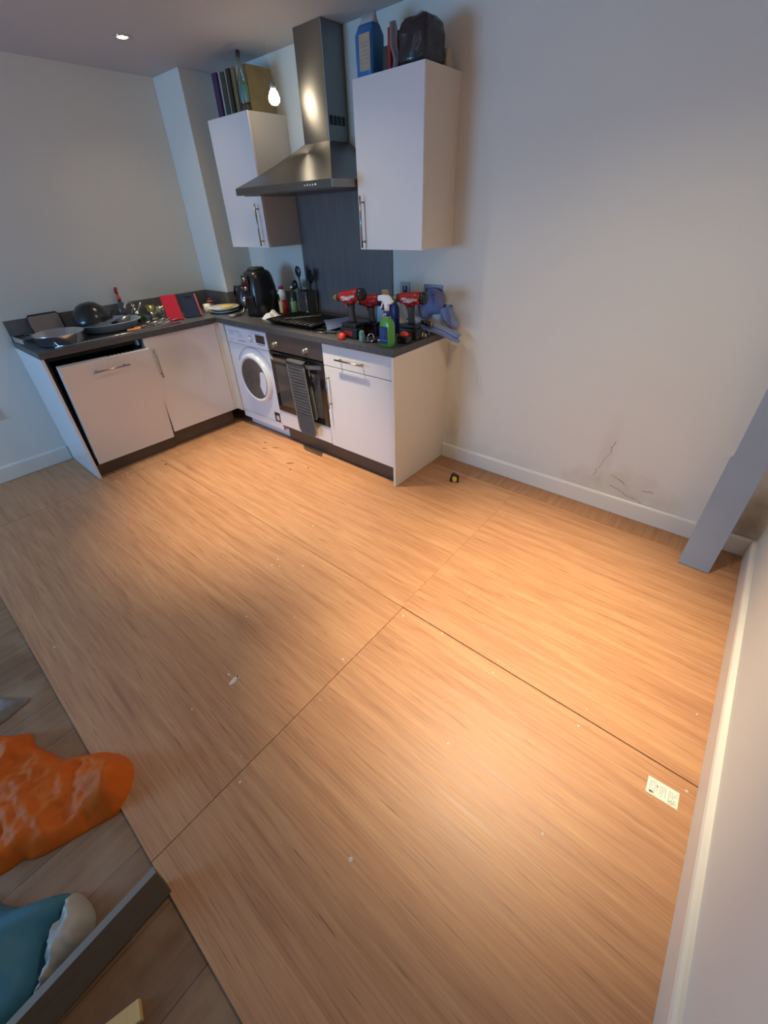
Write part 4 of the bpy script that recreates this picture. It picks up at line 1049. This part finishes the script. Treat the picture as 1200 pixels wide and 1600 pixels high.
path = [(2.185, -.105, .990), (2.26, -.108, .966), (2.34, -.108, .950), (2.41, -.105, .943), (2.470, -.10, .928), (2.540, -.098, .905)]
for k, (dy, dz, wd, hh) in enumerate([(0, 0, .034, .012), (.012, .014, .030, .010), (-.010, -.013, .026, .010)]):
    rings = []
    for i, (x, y, z) in enumerate(path):
        w2 = wd*(1+.15*math.sin(i*1.7+k)); rings.append([b.verts.new((x+.012*k, y+dy+w2*c, z+dz+hh*s)) for c, s in [(math.cos(2*PI*j/12), math.sin(2*PI*j/12)) for j in range(12)]])
    for a, c in zip(rings, rings[1:]):
        for j in range(12): f = b.faces.new([a[j], a[(j+1) % 12], c[(j+1) % 12], c[j]]); f.smooth = True
    b.faces.new(rings[0]); b.faces.new(list(reversed(rings[-1])))
bmesh.ops.recalc_face_normals(b, faces=b.faces[:])
o = link_mesh('folded_cloth', b, M['bluecloth2']); tag(o, 'long rolled blue cloth sticking out past the worktop end', 'cloth')
r = thing('torch', 'black and yellow hand tool resting on the rolled blue cloth', 'tool', (2.345, -.145, .985), rot=(0, .12, .15))
b = bm_new(); lathe(b, [(0, -.035), (.013, -.034), (.014, .030), (0, .031)], 16, Ry(PI/2)); part('barrel', b, M['black'], r)
for s in (-.047, .033):
    b = bm_new(); lathe(b, [(0, 0), (.017, .0), (.018, .012), (0, .013)], 16, Tr(s, 0, 0) @ Ry(PI/2)); part('yellow_band', b, M['olive'], r)

# ================================================================== SINK COUNTER
r = thing('sink', 'stainless steel inset sink and drainer along the left wall', 'sink', (.30, -1.25, T))
b = bm_new(); y0, y1, xa, xb = -1.72, -.84, .055, .535
box(b, xa, xb, y0, y1, .0002+T, T+.0035, bev=.0012)
part('drainer_plate', b, M['steel'], r, True)
b = bm_new()
for k in range(8): box(b, .12, .48, -1.69+k*.028, -1.678+k*.028, T+.0036, T+.0065, bev=.001)
part('drainer_ridges', b, M['steel'], r, True)
b = bm_new(); tube(b, [(xb-.004, y0+.01, T+.0055), (xb-.004, y1-.01, T+.0055)], .0042, 8); part('front_lip', b, M['chrome'], r, True)
r = thing('tap', 'chrome kitchen mixer tap behind the grey washing-up bowl', 'tap', (.075, -.965, T+.004))
b = bm_new(); cyl(b, (0, 0, 0), (0, 0, .06), .019, .017, 20); part('base', b, M['chrome'], r)
b = bm_new(); tube(b, [(0, 0, .05), (.004, -.012, .10), (.03, -.045, .135), (.075, -.09, .135), (.10, -.115, .105)], [.013, .012, .011, .010, .010], 12); part('spout', b, M['chrome'], r)
b = bm_new(); tube(b, [(0, .0, .055), (.01, .03, .085), (.015, .05, .12)], [.009, .006, .006], 8); part('lever', b, M['chrome'], r)
# washing-up bowl standing on the sink
r = thing('washing_up_bowl', 'grey-blue oval washing-up bowl full of pans, left of the tap', 'washing-up bowl', (.265, -1.255, T+.0075))
def oval(b, prof, rx, ry, seg=56, rot=0.0):
    rings = []
    for s, z in prof:
        rings.append([b.verts.new(Vector((rx*s*math.copysign(abs(math.cos(t))**.8, math.cos(t)), ry*s*math.copysign(abs(math.sin(t))**.8, math.sin(t)), z))) for t in [2*PI*i/seg for i in range(seg)]])
    for a, c in zip(rings, rings[1:]):
        for i in range(seg): f = b.faces.new([a[i], a[(i+1) % seg], c[(i+1) % seg], c[i]]); f.smooth = True
    b.faces.new(rings[0]); b.faces.new(rings[-1]); bmesh.ops.recalc_face_normals(b, faces=b.faces[:])
    if rot: b.transform(Rz(rot))
    return b
b = bm_new(); oval(b, [(.80, .0), (.84, .002), (.95, .046), (1.03, .050), (1.05, .054), (1.02, .056), (.94, .052), (.83, .008), (.80, .006)], .175, .205); part('bowl_body', b, M['bowlp'], r)
r = thing('wok', 'black wok upside down on the washing-up bowl, rising highest', 'pan', (.255, -1.345, T+.066), rot=(.10, -.10, .3))
b = bm_new(); lathe(b, [(.128, 0), (.131, .004), (.122, .040), (.100, .085), (.066, .120), (.035, .132), (0, .134), (0, .130), (.034, .128), (.064, .116), (.097, .082), (.119, .038), (.126, .002)], 44); part('pan_bowl', b, M['darkpan'], r)
b = bm_new(); tube(b, [(.0, .12, .012), (.0, .155, .022), (.0, .175, .030)], [.011, .010, .009], 10); part('handle', b, M['black'], r)
b = bm_new(); tube(b, [(.129*math.cos(t), .129*math.sin(t), .001) for t in [PI*.02+2*PI*i/48 for i in range(47)]], .0028, 6); part('rim', b, M['steel'], r)
def vessel(name, label, cat, x, y, z, R, h, mat, rot=(0, 0, 0)):
    b = bm_new(); lathe(b, [(0, 0), (R*.72, 0), (R*.8, .004), (R, h), (R-.003, h), (R*.76, .007), (0, .005)], 32)
    o = link_mesh(name, b, mat); o.location = (x, y, z); o.rotation_euler = rot; tag(o, label, cat)
vessel('saucepan', 'dark pan lying in the right half of the washing-up bowl', 'pan', .285, -1.165, T+.024, .075, .045, M['tray'], (.25, -.2, 0))
r = thing('fork', 'steel fork standing in the washing-up bowl', 'cutlery', (.235, -1.09, T+.045), rot=(-.5, .3, 0))
b = bm_new(); tube(b, [(0, 0, 0), (0, 0, .11)], [.003, .005], 8); part('handle', b, M['steel'], r)
b = bm_new()
for k in (-1.5, -.5, .5, 1.5): tube(b, [(k*.002, 0, 0), (k*.005, 0, -.012), (k*.005, 0, -.035)], .0014, 5)
part('tines', b, M['steel'], r)

# frying pan on the drainer
r = thing('frying_pan', 'wide steel pan reflecting the blue window at the front of the drainer', 'pan', (.405, -1.625, T+.0070), rz=-.25)
b = bm_new(); lathe(b, [(0, 0), (.130, 0), (.140, .006), (.151, .060), (.156, .065), (.149, .064), (.134, .008), (0, .006)], 52); part('pan_bowl', b, M['pansteel'], r)
b = bm_new(); tube(b, [(-.10, -.112, .045), (-.13, -.155, .055), (-.16, -.19, .050)], [.008, .010, .008], 10); part('handle', b, M['black'], r)
b = bm_new(); lathe(b, [(0, .0065), (.126, .0085), (0, .0095)], 40); part('dirty_water', b, M['plinth'], r)
r = thing('loaf_tin', 'small square tin with shiny white side at the far left of the counter', 'tin', (.145, -1.765, T), rz=.05)
b = bm_new()
box(b, -.10, .10, -.045, .045, 0, .002); box(b, -.10, .10, -.047, -.045, 0, .040); box(b, -.10, .10, .045, .047, 0, .040); box(b, -.102, -.10, -.045, .045, 0, .040); box(b, .10, .102, -.045, .045, 0, .040)
part('tin_body', b, M['chrome'], r)
b = bm_new()
for p in ([(-.104, -.049), (.104, -.049)], [(.104, -.049), (.104, .049)], [(.104, .049), (-.104, .049)], [(-.104, .049), (-.104, -.049)]):
    tube(b, [(p[0][0], p[0][1], .040), (p[1][0], p[1][1], .040)], .0025, 6)
part('rolled_rim', b, M['tray'], r)
# dark-rimmed tray leaning on the upstand
r = thing('oven_tray', 'grey tray with black corners leaning on the upstand near the left end', 'tray', (.060, -1.585, T+.0005), rot=(0, -.22, .03))
b = bm_new(); box(b, 0, .006, -.100, .100, 0, .140, bev=.0028); part('tray_panel', b, M['tray'], r)
b = bm_new()
rp = [(-.100, .02), (-.100, .128), (-.085, .145), (.085, .145), (.100, .128), (.100, .02)]
tube(b, [(.004, y, z) for y, z in rp], .0055, 8); part('black_rim', b, M['black'], r)
# red/black cloth scraps and knives
def knife(label, x, y, z, rz, mh, Lh=.10, Lb=.11, name='knife'):
    r = thing(name, label, 'knife', (x, y, z), rz=rz)
    b = bm_new(); box(b, -Lh, 0, -.010, .010, 0, .014, bev=.005, seg=3); part('handle', b, mh, r)
    b = bm_new(); prism(b, [(0, -.009), (Lb*.8, -.009), (Lb, .004), (Lb*.9, .009), (0, .009)], .005, .0065); part('blade', b, M['steel'], r)
knife('orange-handled knife on the sink edge in front of the cutlery', .495, -1.135, T+.006, PI/2-.10, M['orangeh'], .095, .10)
knife('dark red-handled knife beside the orange one on the sink edge', .455, -1.075, T+.006, PI/2-.16, M['dred'], .09, .12)
b = bm_new(); box(b, -.028, .028, -.040, .040, 0, .026, bev=.006)
single('sponge', b, M['teal'], 'teal washing-up sponge beside the tap', 'sponge', (.135, -.895, T+.004), rz=.2)
# spray bottle with red trigger
r = thing('soap_bottle', 'clear bottle with red trigger top standing at the upstand behind the sink', 'spray bottle', (.070, -1.060, T+.004), rz=-.5)
b = bm_new(); loft(b, [(0, .030, .022), (.005, .033, .024), (.10, .033, .024), (.135, .018, .016), (.155, .012, .012)], ex=3); part('bottle_body', b, M['clear'], r)
b = bm_new(); loft(b, [(.006, .030, .021), (.060, .030, .021)], ex=3); part('green_liquid', b, M['bottlegreen'], r)
b = bm_new(); lathe(b, [(0, .1555), (.015, .1555), (.015, .175), (.009, .180), (.008, .20), (0, .2005)], 18); part('collar', b, M['redor'], r)
b = bm_new(); prism(b, [(-.045, .225), (-.045, .236), (-.01, .244), (.022, .234), (.03, .216), (.012, .2008), (-.008, .2008), (-.012, .215)], -.009, .009, Rx(PI/2), bev=.002); part('spray_head', b, M['red'], r)
b = bm_new(); tube(b, [(-.018, 0, .216), (-.026, 0, .20), (-.03, 0, .188)], .004, 8); part('trigger', b, M['red'], r)
# glasses and cutlery heap
for k, (x, y, R, h, m, lab, rot) in enumerate([
    (.140, -.800, .030, .075, 'chrome', 'steel beaker standing behind the cutlery', (0, 0, 0)),
    (.250, -.905, .034, .060, 'tray', 'grey cup lying on its side among the cutlery', (1.45, 0, .4)),
    (.075, -.850, .036, .085, 'olive', 'dull gold cup at the upstand behind the cutlery', (0, 0, 0)),
    (.205, -1.00, .033, .055, 'bottlegreen', 'dark green cup beside the washing-up bowl', (0, 0, 0))]):
    z = T+.004 if rot[0] == 0 else T+.004+R
    vessel('cup', lab, 'cup', x, y, z, R, h, M[m], rot)
cut = [('spoon', .33, -.90, 1.25), ("spoon", .33, -.945, 1.5), ('fork', .39, -.93, 1.45), ('spoon', .30, -.84, .7), ('fork', .42, -.89, 1.3), ('spoon', .27, -.96, 1.7)]
labs = ['steel spoon nearest the tap in the cutlery heap', 'steel spoon in the middle of the cutlery heap', 'steel fork at the front of the cutlery heap',
        'steel spoon at the back of the cutlery heap', 'steel fork nearest the red chopping board', 'steel spoon lying nearest the washing-up bowl']
for k, (kind, x, y, a) in enumerate(cut):
    r = thing(kind, labs[k], 'cutlery', (x, y, T+.0075), rot=(0, -.12-.03*(k % 3), a), group='cutlery on the sink edge')
    b = bm_new(); tube(b, [(-.075, 0, 0), (0, 0, .002), (.035, 0, .001)], [.0050, .0032, .0026], 8); part('handle', b, M['chrome'], r)
    b = bm_new()
    if kind == 'spoon': lathe(b, [(0, -.004), (.010, -.003), (.019, .001), (.018, .003), (.010, -.001), (0, -.002)], 20, Tr(.055, 0, .002) @ Matrix.Diagonal((1.35, .8, 1, 1))); part('bowl', b, M['chrome'], r)
    else:
        for q in (-1.5, -.5, .5, 1.5): tube(b, [(.034, q*.003, .001), (.045, q*.005, .002), (.075, q*.005, .003)], .0016, 5)
        part('tines', b, M['chrome'], r)
r = thing('tongs', 'gold-coloured kitchen tongs leaning among the cutlery', 'tongs', (.205, -.865, T+.055), rot=(.0, -.50, 1.0))
for s in (-1, 1):
    b = bm_new(); tube(b, [(-.07, s*.004, 0), (.0, s*.014, 0), (.09, s*.010, 0)], [.006, .007, .009], 8); part('arm', b, M['olive'], r)

# chopping boards leaning on the upstand
def board_leaning(label, x, y, w_, h, lean, rz, mat, edge=None, hole=True):
    r = thing('chopping_board', label, 'chopping board', (x, y, T+.0008), rot=(Rz(rz) @ Ry(-lean)).to_euler())
    b = bm_new()
    if hole:   # slot handle near the top
        t = .008; hx = w_*.22
        box(b, 0, t, -w_/2, w_/2, 0, h-.045, bev=.001); box(b, 0, t, -w_/2, w_/2, h-.022, h, bev=.001)
        box(b, 0, t, -w_/2, -hx, h-.045, h-.022); box(b, 0, t, hx, w_/2, h-.045, h-.022)
    else: box(b, 0, .008, -w_/2, w_/2, 0, h, bev=.002)
    part('board', b, mat, r)
    if edge:
        b = bm_new(); box(b, -.0006, .0086, w_/2-.010, w_/2+.0004, .004, h-.004, bev=.0004); part('red_edge', b, edge, r)
board_leaning('dark red chopping board leaning on the upstand behind the cutlery', .405, -.815, .115, .205, .62, -.30, M['boardred'], hole=False)
board_leaning('navy chopping board with handle slot leaning beside the red one', .420, -.665, .130, .190, .60, -.30, M['boardnavy'], M['red'])
r = thing('jar', 'small jar with red label between the navy board and the plate', 'jar', (.200, -.375, T))
b = bm_new(); lathe(b, [(0, 0), (.024, 0), (.026, .003), (.026, .062), (.020, .070), (0, .071)], 24); part('jar_body', b, M['bkpale'], r)
b = bm_new(); lathe(b, [(.0262, .046), (.0268, .047), (.0268, .061), (.0262, .062)], 24); part('label', b, M['sauce'], r)
b = bm_new(); lathe(b, [(0, .0712), (.022, .0712), (.022, .084), (0, .085)], 20); part('lid', b, M['sauce'], r)
r = thing('mug', 'small white mug just left of the plate stack', 'mug', (.300, -.470, T))
b = bm_new(); lathe(b, [(0, 0), (.026, 0), (.028, .004), (.029, .060), (.026, .060), (.025, .006), (0, .005)], 28); part('cup_body', b, M['plate'], r)
b = bm_new(); tube(b, ringpath((-.028, 0, .032), .016, PI*.5, PI*1.5, PI/2, 10), .0035, 8); part('handle', b, M['plate'], r)
# plates with a mustard coloured sponge
b = bm_new(); lathe(b, [(0, 0), (.070, 0), (.080, .006), (.118, .018), (.117, .0205), (.078, .0085), (0, .0065)], 48)
single('plate', b, M['plate'], 'lower white plate of the stack in the worktop corner', 'plate', (.455, -.405, T))
b = bm_new(); lathe(b, [(0, 0), (.072, 0), (.082, .008), (.128, .022), (.127, .025), (.080, .0105), (0, .0085)], 48)
single('plate', b, M['plate'], 'upper white plate with a yellow cloth in the worktop corner', 'plate', (.455, -.405, T+.0205))
b = bm_new(); heap(b, smooth_poly([(.005, -.05), (.06, -.06), (.095, -.01), (.085, .05), (.03, .06), (.0, .01)], 1), .010, lambda x, y, d: min(.012, d*.8)+.004*noise.noise(Vector((x*40, y*40, 0))), 0)
single('dish_cloth', b, M['mustard'], 'mustard yellow dish cloth on the upper plate', 'cloth', (.455, -.405, T+.0445), rz=.2)

# ================================================================== FLOOR ITEMS
r = thing('tape_measure', 'small black and yellow tape measure on the floor near the cream end panel', 'tape measure', (2.700, -.262, 0), rz=.45)
b = bm_new(); prism(b, [(-.030, 0), (.030, 0), (.032, .012), (.030, .040), (.018, .054), (-.006, .060), (-.026, .048), (-.032, .02)], -.018, .018, Rx(PI/2), bev=.004); part('case', b, M['black'], r)
b = bm_new(); prism(b, [(-.010, .006), (.014, .006), (.018, .030), (.010, .046), (-.010, .048), (-.016, .028)], -.0200, .0200, Rx(PI/2), bev=.002); part('yellow_side', b, M['yb'], r)
b = bm_new(); tube(b, ringpath((.012, 0, .050), .012, -.3, PI*1.1, PI/2, 12), .0025, 6); part('belt_clip', b, M['bkpale'], r)
b = bm_new(); box(b, .030, .040, -.009, .009, .002, .006); part('tape_hook', b, M['chrome'], r)

# sticker on the floor
r = thing('paper_label', 'cream printed sticker lying on the plywood near the right skirting board', 'sticker', (4.2275, -1.4765, .0003))
m = Matrix(((.086/.086, 0, 0, 0), (.0, 1, 0, 0), (0, 0, 1, 0), (0, 0, 0, 1)))
b = bm_new(); box(b, -.044, .044, -.0285, .0275, 0, .0005, mat=Rz(.04)); part('paper', b, M['sticker'], r)
b = bm_new()
rd = random.Random(11)
for k in range(16):
    x = -.036+k*.0048
    if k in (5, 10): continue
    y = .018
    while y > -.014:
        l = rd.uniform(.004, .010)
        if rd.random() > .22: box(b, x, x+.0016, y-l, y, .0005, .00065, mat=Rz(.04))
        y -= l+.0015
part('fine_print', b, M['inkgrey'], r)
b = bm_new(); box(b, -.036, -.026, -.023, -.0165, .0005, .0007, mat=Rz(.04)); box(b, -.0245, -.0225, -.023, -.0165, .0005, .0007, mat=Rz(.04)); box(b, -.018, -.012, .006, .009, .0005, .0007, mat=Rz(.04)); part('bold_marks', b, M['ink'], r)
b = bm_new(); tube(b, [(x, y, .0007) for x, y in [(.018, -.020), (.024, -.014), (.030, -.020), (.026, -.024), (.018, -.020)]], .0007, 5)
tube(b, [(.030, -.014, .0007), (.036, -.021, .0007)], .0007, 5); part('symbol', b, M['ink'], r)

# grey painted board leaning upright in the corner
r = thing('painted_board', 'long blue-grey painted board leaning upright against the wall in the right corner', 'board', (4.127, -.243, .001), rot=(-.1105, 0, -.012))
b = bm_new(); prism(b, [(-.069, 0), (.066, 0), (.066, 2.26), (-.061, 2.26), (-.061, .607), (-.066, .603), (-.069, .590)], -.011, .011, Rx(PI/2) , bev=.0012)
part('board_face', b, M['plankpaint'], r)

# old dark timber on the bare laminate, bottom left
r = thing('timber_batten', 'dark timber batten lying over the plywood edge at the lower left', 'timber', (3.217, -2.623, -.0095), rz=.0)
b = bm_new(); h, t, a = .088, .026, .42
u = Vector((-math.sin(a), 0, math.cos(a))); n = Vector((-math.cos(a), 0, -math.sin(a)))
Q = [Vector((0, 0, t*math.sin(a))) , Vector((0, 0, t*math.sin(a)))+u*h, Vector((0, 0, t*math.sin(a)))+u*h+n*t, Vector((0, 0, t*math.sin(a)))+n*t]
Q = [(q.x, q.z) for q in Q]
b2 = b; vs0 = [b.verts.new((q[0], 0, q[1])) for q in Q]; vs1 = [b.verts.new((q[0]+.035, -1.05, q[1])) for q in Q]
fs = [b.faces.new(vs0), b.faces.new(list(reversed(vs1)))]+[b.faces.new([vs0[i], vs0[(i+1) % 4], vs1[(i+1) % 4], vs1[i]]) for i in range(4)]
bmesh.ops.recalc_face_normals(b, faces=b.faces[:])
for f in b.faces:
    f.normal_update()
for i in range(4):
    if i in (1,): fs[2+i].material_index = 1  # top edge takes the copy with window light painted in
part('batten', b, [M['timber'], M['timber_lit']], r)
# offcut
r = single('wood_offcut', box(bm_new(), -.020, .020, -.045, .045, 0, .022, bev=.002), M['chip'], 'small pale yellow wood offcut at the bottom edge beside the timber batten', 'wood offcut', (3.352, -2.820, -.0095), rz=-.30)
# orange bag
def rid(x, y, s, k): return 1-abs(noise.noise(Vector((x*s, y*s, k))))*2
ob = smooth_poly([(2.25, -2.90), (2.30, -2.84), (2.345, -2.785), (2.366, -2.742), (2.405, -2.752), (2.455, -2.745), (2.50, -2.722), (2.579, -2.698), (2.616, -2.640), (2.660, -2.590), (2.715, -2.555), (2.775, -2.540), (2.817, -2.550),
     (2.855, -2.575), (2.885, -2.610), (2.897, -2.650), (2.879, -2.686), (2.853, -2.769), (2.819, -2.861), (2.789, -2.878), (2.785, -2.93), (2.74, -3.02), (2.5, -3.10), (2.32, -3.02)], 1)
def oh(x, y, d):
    h = .060*(1-math.exp(-d/.030))
    h *= .75+.45*noise.noise(Vector((x*6, y*6, 4)))
    g = lambda a, c, r: math.exp(-((x-a)**2+(y-c)**2)/r**2)
    h += (.055*g(2.80, -2.60, .07)+.04*g(2.40, -2.80, .08)-.025*g(2.66, -2.68, .06)-.02*g(2.78, -2.74, .05))*min(1, d*22)
    f = min(1, d*28)
    h += (.045*(1-crease(x, y*1.3, 9, 2))-.024)*f+(.026*(1-crease(x*1.2, y, 20, 5))-.013)*f+(.007*(1-crease(x, y, 34, 7))-.003)*f
    return max(.003, h)
b = bm_new(); heap(b, ob, .0105, oh, -.0095)
o = link_mesh('carrier_bag', b, M['orange']); tag(o, 'crumpled orange plastic bag lying across the plywood edge at the left', 'bag')
# blue sack with pale open end
def bh(x, y, d):
    return .105*(1-math.exp(-d/.04))*(.75+.25*noise.noise(Vector((x*6, y*6, 8))))+(.034*(1-crease(x, y, 9, 5))+.014*(1-crease(x, y, 24, 6))-.024)*min(1, d*30)
r = thing('plaster_sack', 'blue sack with crumpled pale open end lying against the dark timber', 'sack', (3.0, -2.90, -.0095))
bl = [(2.70, -3.05), (2.78, -2.985), (2.905, -2.930), (2.935, -2.880), (2.960, -2.845), (2.990, -2.812), (3.010, -2.828), (3.036, -2.842), (3.044, -2.874), (3.100, -2.905), (3.150, -2.945), (3.170, -3.03), (3.10, -3.15), (2.85, -3.22)]
wh = [(2.992, -2.811), (3.012, -2.795), (3.056, -2.784), (3.100, -2.784), (3.124, -2.800), (3.148, -2.835), (3.158, -2.870), (3.166, -2.925), (3.172, -2.99), (3.152, -2.944), (3.102, -2.904), (3.046, -2.873), (3.038, -2.841), (3.012, -2.827)]
b = bm_new(); heap(b, smooth_poly(bl, 1), .015, bh, -.0095); part('blue_sleeve', b, M['bluebag'], r, True)
b = bm_new(); heap(b, smooth_poly(wh, 1), .009, lambda x, y, d: .075*(1-math.exp(-d/.018))*(.8+.3*noise.noise(Vector((x*20, y*20, 3))))+(.060*(1-crease(x, y, 26, 2))-.026)*min(1, d*50), -.0095); part('pale_end', b, M['whitebag'], r, True)
# grey rag
b = bm_new(); heap(b, smooth_poly([(2.05, -2.84), (2.10, -2.775), (2.150, -2.745), (2.182, -2.708), (2.205, -2.712), (2.210, -2.745), (2.225, -2.790), (2.225, -2.85), (2.15, -2.90)], 1), .010,
     lambda x, y, d: min(.030, d*.9)*(.7+.5*noise.noise(Vector((x*25, y*25, 6))))+.010*rid(x, y, 22, 1)*min(1, d*40), -.0095)
o = link_mesh('work_glove', b, M['rag']); tag(o, 'crumpled grey work glove on the bare laminate at the left edge', 'glove')
